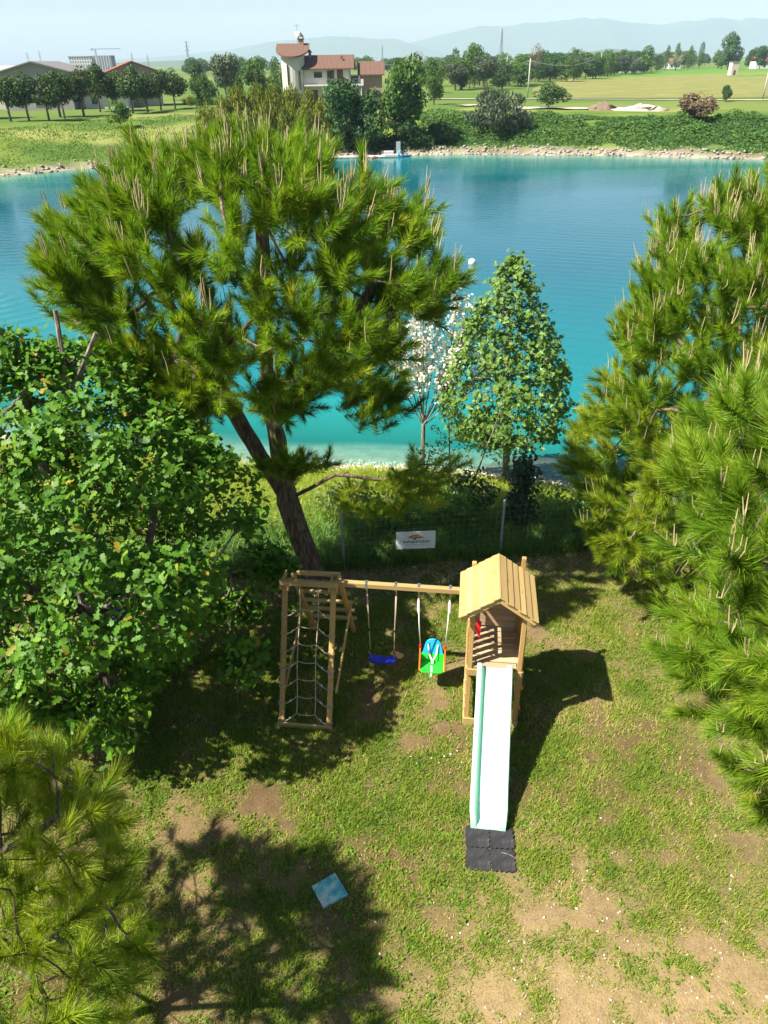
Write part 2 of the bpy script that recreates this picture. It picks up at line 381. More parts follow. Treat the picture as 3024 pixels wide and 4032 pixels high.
def short_blades(P, L, W, r):
    n = len(P); a = r.random(n) * 2 * np.pi; ln = r.uniform(.25, 1.25, n); h = np.stack([-np.sin(a), np.cos(a), np.zeros(n)], -1) * (W * .5)[:, None]
    tip = P + np.stack([np.cos(a) * np.sin(ln), np.sin(a) * np.sin(ln), np.cos(ln)], -1) * L[:, None]
    return np.stack([P - h, P + h, tip], 1).reshape(-1, 3), np.arange(n * 3).reshape(-1, 3)
def clear_of_things(x, y):
    """no grass through the rubber tiles, the slab or the boards"""
    def out(cx, cy, w, d, a): c, s = math.cos(a), math.sin(a); u = (x - cx) * c + (y - cy) * s; v = -(x - cx) * s + (y - cy) * c; return (np.abs(u) > w) | (np.abs(v) > d)
    return out(1.425, 6.33, .37, .37, RAD(-5)) & out(-.8, 5.75, .19, .19, RAD(33)) & out(1.44, 6.68, .22, .08, RAD(-8))
def lawn_stuff():
    r = np.random.default_rng(21)
    n = 450000; x = r.uniform(-6.0, 6.0, n); y = r.uniform(2.4, 13.6, n)
    d = grass_density(x, y); keep = clear_of_things(x, y) & (r.random(n) < (.04 + .96 * d) * np.where((x > 4.6) | (x < -4.6), .4, 1)); x, y, d = x[keep], y[keep], d[keep]
    P = np.stack([x, y, height(x, y) - .004], -1); n = len(P)
    L = r.uniform(.035, .095, n) * (.6 + .9 * d); V, F = short_blades(P, L, r.uniform(.010, .019, n), r)
    hue = np.clip(.06 + .9 * fbm(x, y, 31, 1.6, 3) + r.normal(0, .17, n) + .3 * (1 - d), 0, 1)
    tag(link('lawn_grass', npmesh('lawn_grass', V, F, M['lawngrass'], var=np.repeat(hue, 3))), 'short patchy lawn grass growing out of bare brown earth', 'grass', kind='stuff')
    # broad leaved weeds: small rosettes of clover, plantain and dandelion
    n = 7500; cx = r.uniform(-5.5, 5.5, n); cy = r.uniform(2.6, 13.2, n); d = grass_density(cx, cy)
    k = clear_of_things(cx, cy) & (r.random(n) < .15 + d) & (fbm(cx, cy, 40, 1.1, 3) > .45); cx, cy = cx[k], cy[k]
    m = 6; n = len(cx); a = r.random((n, m)) * 6.283; rad = r.uniform(.01, .05, (n, m)); sz = (r.uniform(.014, .030, (n, 1)) * r.uniform(.7, 1.2, (n, m))).ravel()
    px = (cx[:, None] + rad * np.cos(a)).ravel(); py = (cy[:, None] + rad * np.sin(a)).ravel(); a = a.ravel()
    P = np.stack([px, py, height(px, py) + r.uniform(.012, .035, n * m)], -1)
    out = np.stack([np.cos(a), np.sin(a), r.uniform(-.1, .5, n * m)], -1); up = unit(np.stack([r.normal(0, .3, n * m), r.normal(0, .3, n * m), np.ones(n * m)], -1))
    R = frames(up, r, roll=unit(np.cross(up, unit(out)))); R = np.stack([unit(np.cross(np.cross(up, out), up)), np.cross(up, unit(np.cross(np.cross(up, out), up))), up], -1)
    TV = np.array([[-.6, 0, 0], [0, -.62, .1], [.9, -.35, 0], [1.2, 0, -.15], [.9, .35, 0], [0, .62, .1]]); TF = np.array([[0, 1, 5], [1, 2, 5], [2, 4, 5], [2, 3, 4]])
    V, F = inst(TV, TF, P, R, sz)
    tag(link('lawn_weeds', npmesh('lawn_weeds', V, F, M['lawngrass'], var=np.repeat(np.clip(r.normal(.3, .18, n * m), 0, .85), 6))), 'small broad leaved weeds and clover scattered through the lawn', 'weeds', kind='stuff')
    # pebbles
    n = 900; x = r.uniform(-3, 5.5, n); y = r.uniform(2.5, 7.0, n); k = (grass_density(x, y) < .55) & (r.random(n) < .25 + .75 * sstep(-.5, 1.5, x)); x, y = x[k], y[k]; n = len(x)
    ico = np.array([[1, 0, 0], [-1, 0, 0], [0, 1, 0], [0, -1, 0], [0, 0, .6], [0, 0, -.6], [.6, .6, .35], [-.6, .6, .35], [-.6, -.6, .35], [.6, -.6, .35]])
    fo = np.array([[4, 0, 6], [4, 6, 2], [4, 2, 7], [4, 7, 1], [4, 1, 8], [4, 8, 3], [4, 3, 9], [4, 9, 0], [5, 6, 0], [5, 2, 6], [5, 7, 2], [5, 1, 7], [5, 8, 1], [5, 3, 8], [5, 9, 3], [5, 0, 9]])
    V, F = inst(ico, fo, np.stack([x, y, height(x, y) + .003], -1), rand_rot(n, r), r.uniform(.005, .022, n) * (r.random(n) * .7 + .6))
    tag(link('pebbles', npmesh('pebbles', V, F, flat('pebble_stone', (.55, .49, .42), .8, .3, 30))), 'pale pebbles scattered over the bare sandy earth', 'pebbles', kind='stuff')
    # tall weeds along the fence, bright grass down the bank, straw at the lawn's edge
    n = 44000; x = r.uniform(-9, 9, n); fy = 13.35 + .1 * x; y = fy + np.abs(r.normal(0, 1, n)) * 1.1 - .25
    k = r.random(n) < np.clip(.35 + 1.2 * (fbm(x, y, 51, .7, 3) - .3), .05, 1); x, y = x[k], y[k]; n = len(x)
    P = np.stack([x, y, height(x, y) - .01], -1); V, F = blades(P, r.uniform(.25, .75, n) * (.5 + fbm(x, y, 53, .8, 3)), r.uniform(.010, .022, n), .3, r, .6)
    tag(link('tall_weeds', npmesh('tall_weeds', V, F, M['weed'], var=np.repeat(np.clip(r.normal(.4, .25, n), 0, 1), 5))), 'tall dark green weeds growing along the wire fence', 'weeds', kind='stuff')
    n = 46000; x = r.uniform(-13, 11, n); y = r.uniform(14.2, 22.5, n); k = (near_shore(x) - y > .25 + fbm(x, y, 60, .6, 2) * 1.1); x, y = x[k], y[k]; n = len(x)
    P = np.stack([x, y, height(x, y) - .01], -1); V, F = blades(P, r.uniform(.12, .38, n), r.uniform(.010, .02, n), .6, r, .7)
    tag(link('bank_grass', npmesh('bank_grass', V, F, M['brightgrass'], var=np.repeat(np.clip(.75 * fbm(x, y, 61, .7, 3) + r.normal(.1, .2, n), 0, 1), 5))), 'bright yellow green grass covering the bank above the lake', 'grass', kind='stuff')
    n = 9000; x = r.uniform(-6, 7, n); y = 12.95 + .08 * x + r.normal(0, .42, n); P = np.stack([x, y, height(x, y) + r.uniform(.0, .06, n)], -1)
    a = r.random(n) * 6.283; L = r.uniform(.06, .30, n); d = np.stack([np.cos(a) * L, np.sin(a) * L, r.normal(0, .15, n) * L], -1); h = np.stack([-np.sin(a), np.cos(a), np.zeros(n)], -1) * .005
    V = np.stack([P - h, P + h, P + d], 1).reshape(-1, 3)
    tag(link('dry_straw', npmesh('dry_straw', V, np.arange(n * 3).reshape(-1, 3), M['straw'], var=np.repeat(r.random(n), 3))), 'dry straw coloured cuttings lying along the foot of the fence', 'straw', kind='stuff')
    # small daisies
    n = 14; c = np.array([[.55, 7.75], [-.2, 8.3], [-1.6, 7.6], [1.0, 7.9]])[r.integers(0, 4, n)] + r.normal(0, .16, (n, 2))
    a = np.arange(8) / 8 * 6.283; TV = np.concatenate([[[0, 0, .15]], np.stack([np.cos(a), np.sin(a), 0 * a], -1)]); TF = np.array([[0, i + 1, (i + 1) % 8 + 1] for i in range(8)])
    V, F = inst(TV, TF, np.stack([c[:, 0], c[:, 1], height(c[:, 0], c[:, 1]) + .05], -1), frames(np.tile([0, 0, 1.], (n, 1)) + r.normal(0, .2, (n, 3)), r), r.uniform(.008, .014, n))
    tag(link('daisies', npmesh('daisies', V, F, M['blossom'], var=np.full(len(V), .95))), 'tiny white daisies dotted in the grass beside the slide', 'flowers', kind='stuff')
lawn_stuff()

# ------------------------------------------------------------------ trees
def curve_pts(p, q, bow, k):
    t = np.linspace(0, 1, k + 1)[1:, None]; c = (p + q) / 2 + bow
    return (1 - t) ** 2 * p + 2 * t * (1 - t) * c + t * t * q
def grow(paths, targets, r, base_r, tip_r=.006, step=.3, droop=.12, upw=.35):
    """a branch skeleton: hand laid trunk and limbs, then every target joined to its best neighbour"""
    P = [np.array(paths[0][0], float)]; par = [-1]
    for pth in paths:
        pth = [np.array(q, float) for q in pth]
        i = int(np.argmin(np.linalg.norm(np.array(P) - pth[0], axis=1)))
        for q in pth[1:]:
            a = P[i]; k = max(1, int(np.linalg.norm(q - a) / step))
            for s in range(1, k + 1):
                P.append(a + (q - a) * s / k + (r.normal(0, .012, 3) if s < k else 0)); par.append(i); i = len(P) - 1
    base = np.array(P); order = np.argsort([np.min(np.linalg.norm(base - t, axis=1)) for t in targets])
    cap = len(P) + len(targets) * 14; A = np.zeros((cap, 3)); n = len(P); A[:n] = base; par = par + [0] * (cap - n)
    first = min(3, n - 1); tips = np.zeros(len(targets), int); tdir = np.zeros((len(targets), 3))
    for j in order:
        t = targets[j]; dv = t - A[first:n]; d = np.linalg.norm(dv, axis=1)
        cost = d * (1 + upw * np.clip(-dv[:, 2] / (d + 1e-6), 0, 1))
        i = int(np.argmin(cost)) + first; k = max(1, min(12, int(d[i - first] / step)))
        bow = np.array([0, 0, -droop * d[i - first]]) + r.normal(0, .05, 3) * d[i - first]
        pts = curve_pts(A[i], t, bow, k)
        for q in pts: A[n] = q; par[n] = i; i = n; n += 1
        tips[j] = i; tdir[j] = A[i] - A[par[i]]
    A = A[:n].copy(); par = np.array(par[:n]); nb = len(base)
    for _ in range(4):                                           # smooth the joints, keep the laid limbs and the tips
        s_ = np.zeros_like(A); c_ = np.zeros(n); np.add.at(s_, par[1:], A[1:]); np.add.at(c_, par[1:], 1); m_ = (c_ > 0); m_[:nb] = False
        A[m_] = .5 * A[m_] + .25 * A[par[m_]] + .25 * (s_[m_] / c_[m_, None])
    cnt = np.zeros(n); cnt[tips] = 1
    for i in range(n - 1, 0, -1): cnt[par[i]] += cnt[i]
    cnt = np.maximum(cnt, 1); e = math.log(base_r / tip_r) / math.log(max(cnt[0], 2)); rad = tip_r * cnt ** e
    return A, par, rad, tips, unit(tdir)
def skeleton_mesh(A, par, rad, name, m, minr=0.0, flare=1.25):
    n = len(A); kids = [[] for _ in range(n)]
    for i in range(1, n): kids[par[i]].append(i)
    mb = MB(); starts = [0]
    main = {}
    for i in range(n):
        if kids[i]:
            b = max(kids[i], key=lambda q: rad[q]); main[i] = b; starts += [q for q in kids[i] if q != b]
    for s in starts:
        ch = [s] if s == 0 else [par[s], s]; i = s
        while i in main: i = main[i]; ch.append(i)
        if len(ch) < 2 or rad[ch[1]] < minr: continue
        rr = [rad[q] for q in ch]
        if s: rr[0] = rr[1]
        else: rr[0] *= flare
        rr[-1] *= .6; k = 9 if rr[0] > .06 else 5 if rr[0] > .015 else 3
        mb.tube(A[ch], rr, k, cap=False)
    return mb.mesh(name, m, True)
def tuft(r, N, length, nl, w, open_=(1.25, .35)):
    """one pine shoot: N long needles fanning out from a stem along +z"""
    u = r.random(N) ** .8; az = r.random(N) * 6.283; th = open_[0] + (open_[1] - open_[0]) * u + r.normal(0, .12, N)
    b = np.stack([0 * u, 0 * u, u * length], -1); d = np.stack([np.sin(th) * np.cos(az), np.sin(th) * np.sin(az), np.cos(th)], -1)
    L = nl * r.uniform(.75, 1.1, N) ; side = unit(np.cross(d, r.normal(size=(N, 3)))) * (w / 2)
    tip = b + d * L[:, None] + np.array([0, 0, 1.]) * (.12 * L)[:, None]
    return np.stack([b - side, b + side, tip], 1).reshape(-1, 3), np.arange(N * 3).reshape(-1, 3)
def pine(name, label, base, paths, targets, seed, base_r, N=110, nl=.17, w=.007, tl=.32, candle=lambda p: 0, yellow=lambda p: p[:, 2] * 0, upbias=.9, minr=.0, group=None, out_c=None, clen=(.18, .42), hint=None):
    r = np.random.default_rng(seed); base = np.array(base, float); T = targets - base
    paths = [[np.array(q) - base for q in p] for p in paths]
    A, par, rad, tips, td = grow(paths, T, r, base_r)
    t = thing(name, label, 'tree', base, 0, group)
    link('trunk', skeleton_mesh(A, par, rad, 'trunk', M['pinebark'], minr), t)
    cc = (np.array(out_c) - base) if out_c is not None else T.mean(0)
    D = unit(td * .7 + unit(T - cc) * .5 + np.array([0, 0, upbias]) + r.normal(0, .22, T.shape))
    if hint is not None: D[:len(hint)] = unit(hint + [0, 0, .45 * upbias] + r.normal(0, .10, hint.shape))
    temps = [tuft(r, N, tl, nl, w) for _ in range(6)]; k = r.integers(0, 6, len(T)); Rm = frames(D, r); S = r.uniform(.8, 1.2, len(T))
    ye = np.clip(yellow(targets), 0, 1)
    for flag, mt, nm in ((0, 'needle', 'crown'), (1, 'needle_y_lit', 'crown')):
        sel = (r.random(len(T)) < ye) == bool(flag); VV, FF, va, off = [], [], [], 0
        for q in range(6):
            s = np.where(sel & (k == q))[0]
            if not len(s): continue
            V, F = inst(temps[q][0], temps[q][1], T[s] - D[s] * tl * .6, Rm[s], S[s]); VV.append(V); FF.append(F + off); off += len(V)
            sv = np.clip(r.normal(.42, .16, (len(s), 1)) + r.normal(0, .16, (len(s), N)), 0, .96); sv = np.where(r.random((len(s), N)) < .015, 1.0, sv); va.append(np.repeat(sv.ravel(), 3))
        if VV: link(nm, npmesh(nm, np.concatenate(VV), np.concatenate(FF), M[mt], var=np.concatenate(va)), t)
    # new shoots ("candles") standing on the upper tips
    mb = MB(); cn = candle(targets)
    for i in range(len(T)):
        c = cn[i]; m = int(c) + (r.random() < c % 1)
        if m <= 0: continue
        p0 = T[i] + D[i] * tl * .35
        for q in range(m):
            ln = r.uniform(*clen) * (1 if q == 0 else r.uniform(.5, .95)); dd = unit(D[i] * .35 + np.array([0, 0, 1.]) + r.normal(0, .13, 3)); o = r.normal(0, .03, 3)
            mb.tube([p0 + o * .3, p0 + o + dd * ln * .5, p0 + o + dd * ln + np.array([0, 0, .03])], [.0075, .008, .004], 4)
    if mb.v: tag(mb.build('new_shoots', M['candle'], t), kind='stuff')
    return t

def revolve_pts(r, n, c, prof, yscale=1.0, inner=.25, gap=.42, lob=.16):
    """points on an uneven crown: radius as a function of height, lobed, with gaps"""
    zs = np.array([p[0] for p in prof]); rs = np.array([p[1] for p in prof]); out = []
    seg = np.hypot(np.diff(zs), np.diff(rs)) * (rs[:-1] + rs[1:] + .2); cum = np.concatenate([[0], np.cumsum(seg)]) / seg.sum()
    while len(out) < n:
        u = r.random(); z = np.interp(u, cum, zs); a = r.random() * 6.283; R = np.interp(u, cum, rs)
        R *= 1 - lob + 2 * lob * float(vnoise(math.cos(a) * 2.2 + 9, math.sin(a) * 2.2 + 9, z * .9 + c[0] * 3))
        if r.random() < inner: R *= r.uniform(.45, .85)
        else: R *= r.uniform(.93, 1.04)
        p = np.array([c[0] + R * math.cos(a), c[1] + R * yscale * math.sin(a), c[2] + z + r.normal(0, .06)])
        if float(vnoise(p[0], p[1], p[2], 1.25)) < gap * .55: continue
        out.append(p)
    return np.array(out)
def clump_pts(r, n, per, c, prof, yscale, inner, gap, lob, R, cz):
    """crown points gathered into clumps: each clump fans out from a common twig, with hollows between"""
    z0, z1 = prof[0][0], prof[-1][0]; prof = [(z - .32 * (z - z0) / (z1 - z0) + .1, max(.1, q - .85 * R)) for z, q in prof]
    cen = revolve_pts(r, n, c, prof, yscale, inner, gap, lob); o = unit((cen - np.array([c[0], c[1], cz])) * [1, 1, .7] + [0, 0, .5])
    k = np.repeat(np.arange(n), per); d = unit(o[k] * .95 + r.normal(0, .5, (n * per, 3))); sz = r.uniform(.7, 1.3, n)[k][:, None]
    return cen[k] + d * R * sz * r.uniform(.55, 1.05, (n * per, 1)), d
def ell_pts(r, n, c, rad, shell=.55, up=False):
    d = unit(r.normal(size=(n, 3)));
    if up: d[:, 2] = np.abs(d[:, 2]) * .9 + d[:, 2] * .1
    return np.array(c) + d * np.array(rad) * (shell + (1 - shell) * r.random((n, 1)))

R1 = np.random.default_rng(101)
# the tall leaning pine behind the climbing frame
MP = np.array([-1.52, 12.85, 0])
c1 = (-2.2, 12.4, 0)
prof = [(4.2, .9), (4.7, 1.6), (5.2, 2.15), (5.8, 2.6), (6.4, 2.95), (7.0, 3.05), (7.6, 2.65), (8.05, 1.8), (8.3, .5)]
mp_, hint1 = clump_pts(R1, 350, 7, c1, prof, .9, .20, .50, .2, .36, 5.0)
tg = [mp_,
      ell_pts(R1, 44, (-.05, 13.1, 1.85), (1.3, .5, .42)), ell_pts(R1, 22, (1.0, 13.4, 2.2), (.6, .5, .45)),
      ell_pts(R1, 60, (-1.75, 11.9, 3.2), (.8, .4, .22), .3), ell_pts(R1, 70, (-.1, 12.6, 4.2), (.8, .7, .5), .3), ell_pts(R1, 150, (-3.7, 12.0, 4.3), (1.1, .7, .7), .3)]
tg = np.concatenate(tg)
# gap shaped into the crown along the sun ray to light the low bough
sd_ = np.array([-.694, -.294, 1.0]); b0 = np.array([-.1, 13.1, 1.9]); kz = (tg[:, 2] - b0[2])[:, None]
near_ray = np.linalg.norm((tg - (b0 + kz * sd_)) * [1, 1, 0], axis=1) < .75
drop = near_ray & (tg[:, 2] > 3.2) & (R1.random(len(tg)) < .5); hint1 = hint1[~drop[:len(hint1)]]; tg = tg[~drop]
paths = [[(-1.52, 12.85, -.1), (-1.66, 12.9, .6), (-1.85, 12.95, 1.3), (-1.98, 13.0, 1.85)],
         [(-1.98, 13.0, 1.85), (-2.3, 13.1, 2.5), (-2.75, 13.3, 3.3), (-3.2, 13.4, 4.3), (-3.7, 13.5, 5.4), (-4.2, 13.5, 6.3)],
         [(-1.98, 13.0, 1.85), (-2.02, 13.0, 2.6), (-2.1, 13.0, 3.6), (-2.15, 13.0, 4.5), (-2.1, 13.1, 5.6), (-2.0, 13.1, 6.8), (-2.0, 13.1, 7.6)],
         [(-2.12, 13.0, 3.7), (-1.75, 13.0, 3.85), (-1.2, 13.1, 4.3), (-.6, 13.2, 5.2), (-.1, 13.2, 6.2)],
         [(-2.02, 13.0, 2.5), (-1.5, 12.9, 2.65), (-.9, 13.0, 2.75), (-.3, 13.1, 2.95), (.3, 13.2, 3.2)],
         [(-1.9, 12.98, 1.9), (-1.5, 13.0, 2.1), (-1.0, 13.2, 2.3), (0, 13.3, 2.1), (.8, 13.5, 2.35)]]
main_pine = pine('pine_tree', 'tall leaning pine with forked trunk and wide domed crown behind the climbing frame', MP, paths, tg, 11, .235,
                 N=170, nl=.19, w=.011, tl=.50, out_c=(-2.2, 12.6, 4.2), minr=.009, hint=hint1,
                 candle=lambda p: np.where(vnoise(p[:, 0], p[:, 1], p[:, 2], 9.0) > .655, np.where(p[:, 2] > 6.5, np.clip((p[:, 2] - 6.0) * 2.6, .8, 4.5), np.where(p[:, 2] > 4.5, .6, .0)), 0),
                 yellow=lambda p: .10 + .75 * sstep(-1.0, -3.6, p[:, 0]) * sstep(6.6, 5.0, p[:, 2]) + .9 * (p[:, 2] < 2.75))  # low bough takes the lighter needles, sunlight put into their colour
# the pine at the right edge of the lawn, further off
c2 = (7.0, 12.6, 0)
prof = [(.35, 1.9), (1.0, 2.6), (2.2, 2.95), (3.6, 3.0), (5.0, 2.85), (6.2, 2.5), (7.2, 1.85), (7.9, .8)]
tg, hint2 = clump_pts(R1, 560, 7, c2, prof, 1.0, .22, .40, .2, .36, 3.0); kp = tg[:, 0] < 7.9; tg, hint2 = tg[kp], hint2[kp]
pine('pine_tree', 'bushy rounded pine by the lake bank, its lower branches sweeping down to the fence', (7.0, 12.6, 0),
     [[(7.0, 12.6, -.1), (7.0, 12.6, 2), (7.05, 12.6, 4.5), (7.0, 12.6, 7.3)]], tg, 12, .20, N=165, nl=.19, w=.011, tl=.46, minr=.009, hint=hint2,
     candle=lambda p: np.where(vnoise(p[:, 0], p[:, 1], p[:, 2], 9.0) > .62, np.where(p[:, 2] > 4.6, np.clip((p[:, 2] - 4.0) * 1.3, .4, 4.0), .5), 0), yellow=lambda p: .12 + .7 * sstep(5.2, 3.6, p[:, 2]) * sstep(6.3, 4.6, p[:, 0]))
# the nearer pine at the right
c3 = (5.85, 5.0, 0)
prof = [(1.6, 1.0), (2.4, 1.8), (3.3, 2.25), (4.4, 2.7), (5.6, 3.0), (6.6, 2.95), (7.6, 2.4), (8.4, 1.5), (8.9, .5)]
tg, hint3 = clump_pts(R1, 470, 6, c3, prof, 1.0, .22, .40, .2, .34, 4.2); kp = tg[:, 0] < 5.0; tg, hint3 = tg[kp], hint3[kp]
pine('pine_tree', 'big pine with thick long-needled tufts and upright tan candles overhanging the lawn beside the slide', (5.85, 5.0, 0),
     [[(5.85, 5.0, -.1), (5.85, 5.0, 2), (5.9, 5.0, 5), (5.85, 5.0, 8.2)]], tg, 13, .17, N=250, nl=.21, w=.0075, tl=.40, minr=.005, hint=hint3,
     candle=lambda p: np.where(vnoise(p[:, 0], p[:, 1], p[:, 2], 9.0) > .55, np.where(p[:, 2] > 4.0, 3.2, 1.5), 0), yellow=lambda p: .10 + .3 * sstep(3.6, 2.4, p[:, 2]), clen=(.07, .26))
# the pine in the lower left corner, below the camera
c4 = (-4.4, 3.7, 0)
prof = [(1.0, 1.2), (1.8, 1.75), (2.6, 1.9), (3.4, 1.75), (4.2, 1.25), (4.9, .4)]
tg = revolve_pts(R1, 1000, c4, prof, 1.05, .22, .6, .26); tg = tg[tg[:, 0] > -5.1]
pine('pine_tree', 'low pine with yellow green needles and bare grey twigs spreading below the oak', (-4.4, 3.7, 0),
     [[(-4.4, 3.7, -.1), (-4.4, 3.7, 1.5), (-4.35, 3.7, 3), (-4.4, 3.7, 4.5)], [(-4.4, 3.7, 2.2), (-3.9, 3.6, 2.6), (-3.2, 3.5, 2.9)], [(-4.4, 3.7, 2.6), (-3.9, 4.1, 3.1), (-3.3, 4.3, 3.4)]], tg, 14, .06, N=180, nl=.22, w=.007, tl=.32, minr=.003, upbias=.35,
     candle=lambda p: p[:, 2] * 0 + .25, yellow=lambda p: p[:, 2] * 0 + .75, clen=(.03, .06))

# broad leaves
def leaf_template(half, fold=.12, bend=-.18):
    """half outline of a leaf (x along, y out) mirrored about the midrib; a fan from the middle, folded a little"""
    pts = [(x, y) for x, y in half] + [(x, -y) for x, y in half[::-1]]
    V = [(.5, 0, bend * .25)] + [(x, y, fold * abs(y) + bend * x * x) for x, y in pts]; n = len(pts)
    return np.array(V, float), np.array([(0, 1 + i, 1 + (i + 1) % n) for i in range(n)])
OAK = leaf_template([(0, .02), (.30, .25), (.42, .14), (.62, .33), (.72, .19), (.90, .28), (1.0, .07)])
MAPLE = leaf_template([(0, .02), (.02, .30), (.20, .48), (.34, .24), (.58, .52), (.62, .22), (1.0, .02)], .15)
OVAL = leaf_template([(0, .02), (.3, .26), (.65, .27), (1, .02)])
def leafy(name, label, base, paths, targets, seed, base_r, leaf, lsize, per, m_leaf, m_bark, group=None, spread=.10, cat='tree', minr=0, extra=None, droop=.12, tone_mean=.45):
    r = np.random.default_rng(seed); base = np.array(base, float); T = targets - base
    A, par, rad, tips, td = grow([[np.array(q) - base for q in p] for p in paths], T, r, base_r, .004, droop=droop)
    t = thing(name, label, cat, base, 0, group)
    link('trunk', skeleton_mesh(A, par, rad, 'trunk', M[m_bark], minr), t)
    n = len(T); cen = T.mean(0); outw = unit(T - cen)
    a = (np.arange(per)[None] / per + r.random((n, 1))) * 6.283; tz = unit(td + outw * .5 + np.array([0, 0, .5])); Rf = frames(tz, r)
    ld = np.einsum('nij,nkj->nki', Rf, np.stack([np.cos(a), np.sin(a), r.uniform(-.1, .7, (n, per))], -1)).reshape(-1, 3) + r.normal(0, .25, (n * per, 3))
    x = unit(ld); nrm = unit(np.repeat(outw, per, 0) * .5 + np.array([-.35, -.2, .7]) + r.normal(0, .42, (n * per, 3))); y = unit(np.cross(nrm, x)); z = np.cross(x, y)
    P = np.repeat(T, per, 0) + r.normal(0, spread, (n * per, 3)); S = r.uniform(lsize[0], lsize[1], n * per)
    V, F = inst(leaf[0], leaf[1], P, np.stack([x, y, z], -1), S)
    va = np.clip(np.repeat(r.normal(tone_mean, .14, n), per) + r.normal(0, .14, n * per), 0, .97); va = np.where(r.random(n * per) < .012, 1, va)  # leaf tone varies at random per cluster and per leaf
    link('crown', npmesh('crown', V, F, M[m_leaf], var=np.repeat(va, len(leaf[0]))), t)
    return t, T, r
# oak at the left of the lawn
oc = (-5.1, 9.6, 0)
prof = [(.8, 1.3), (1.3, 2.0), (2.3, 2.4), (3.5, 2.7), (4.5, 2.45), (5.3, 1.95), (5.9, 1.25), (6.25, .5)]
tg, _h = clump_pts(R1, 500, 9, oc, prof, 1.0, .26, .50, .32, .40, 3.0); tg = tg[tg[:, 0] > -7.0]
tg = np.concatenate([tg, ell_pts(R1, 90, (-2.0, 10.4, 2.1), (.55, .4, .4), .1), ell_pts(R1, 60, (-2.35, 9.0, 1.2), (.4, .4, .5), .1), ell_pts(R1, 160, (-4.6, 7.7, 1.3), (1.3, .6, .6), .2), ell_pts(R1, 70, (-2.6, 10.2, 1.3), (.5, .5, .4), .1)])
oak, _, _ = leafy('oak_tree', 'round leafy green oak with lopped top branches shading the climbing net', (-4.95, 9.6, 0),
    [[(-4.95, 9.6, -.1), (-4.9, 9.6, .9), (-4.95, 9.6, 1.7), (-5.0, 9.65, 3.2), (-5.0, 9.6, 5.2), (-4.9, 9.6, 6.3)], [(-4.95, 9.6, 1.6), (-4.3, 9.3, 2.5), (-3.5, 9.0, 3.4)], [(-4.95, 9.6, 1.7), (-4.0, 10.0, 1.9), (-3.0, 10.2, 1.95), (-2.1, 10.4, 2.1)], [(-4.95, 9.6, 1.8), (-5.6, 9.0, 2.8), (-6.2, 8.6, 3.8)], [(-4.95, 9.65, 2.0), (-5.4, 10.4, 3.4), (-5.8, 11.0, 4.6)]],
    tg, 31, .17, OAK, (.095, .155), 7, 'oakleaf', 'oakbark', spread=.07, minr=.005)
mb = MB()
for p, q in (((-5.25, 9.6, 5.9), (-5.45, 9.7, 7.0)), ((-5.1, 9.7, 5.9), (-5.22, 9.8, 6.85)), ((-4.4, 9.6, 5.6), (-4.3, 9.7, 6.75)), ((-4.4, 9.6, 5.5), (-3.75, 9.5, 6.5)), ((-5.9, 9.5, 5.4), (-6.15, 9.6, 6.4))):
    MB().tube([p, ((np.array(p) + q) / 2 + [.02, 0, .02]).tolist(), q], [.045, .036, .03], 7).build('lopped_branch', M['greybark'], oak, loc=(4.95, -9.6, 0))
# young maple on the shore
tg = revolve_pts(R1, 850, (3.45, 19.4, 0), [(.1, .5), (.5, 1.5), (1.2, 1.75), (2.2, 1.55), (3.2, 1.15), (4.1, .7), (4.9, .25), (5.15, .08)], 1, .3, .55, .15)
leafy('maple_tree', 'slim conical young maple with pale green leaves standing at the water edge', (3.68, 19.44, gz(3.68, 19.44)),
      [[(3.68, 19.44, gz(3.68, 19.44) - .1), (3.66, 19.44, -.6), (3.55, 19.4, .5), (3.45, 19.4, 2.2), (3.35, 19.4, 4.6)]], tg, 32, .11, MAPLE, (.10, .155), 8, 'mapleleaf', 'greybark', spread=.10, minr=.006)
# flowering cherry, half hidden by the pine
bz = gz(1.2, 19.9)
def cherry():
    r = np.random.default_rng(33); tips = []
    pth = [[(1.2, 19.9, bz - .1), (1.2, 19.9, -.4), (1.22, 19.9, .6)]]
    for a, sp, h in ((0, .9, 4.2), (.9, .5, 3.9), (1.9, .9, 3.2), (2.9, 1.1, 3.0), (3.7, .8, 3.5), (4.6, .7, 4.0), (5.5, 1.3, 3.2), (.3, 1.6, 3.3), (2.4, .4, 4.3), (.1, 1.2, 3.9), (-.25, 1.9, 2.6)):
        q0 = np.array([1.22, 19.9, .4]); q = q0 + np.array([math.cos(a) * sp, math.sin(a) * sp * .7, h - .4]); mid = (q0 + q) / 2 + np.array([math.cos(a), math.sin(a), 0]) * .25 * sp
        pth.append([q0, mid, q])
        for u in np.linspace(.35, 1, 46): tips.append(q0 * (1 - u) + q * u + np.array([math.cos(a), math.sin(a), 0]) * .35 * sp * u * (1 - u) + r.normal(0, .07 + .12 * (1 - u), 3))
    tips = np.array(tips)
    t, T, r2 = leafy('cherry_tree', 'slender flowering tree with white blossom along its upright branches beside the pine', (1.2, 19.9, bz), pth, tips, 34, .06, OVAL, (.06, .10), 2, 'youngleaf', 'greybark', spread=.06, minr=.003)
    n = len(T) * 9; P = np.repeat(T, 9, 0) + r2.normal(0, .06, (n, 3)); a = np.arange(5) / 5 * 6.283
    TV = np.concatenate([[[0, 0, -.1]], np.stack([np.cos(a), np.sin(a), 0 * a], -1)]); TF = np.array([[0, i + 1, (i + 1) % 5 + 1] for i in range(5)])
    V, F = inst(TV, TF, P, rand_rot(n, r2), r2.uniform(.028, .050, n)); tag(link('blossom', npmesh('blossom', V, F, M['blossom'], var=np.repeat(r2.random(n), 6)), t), kind='stuff')
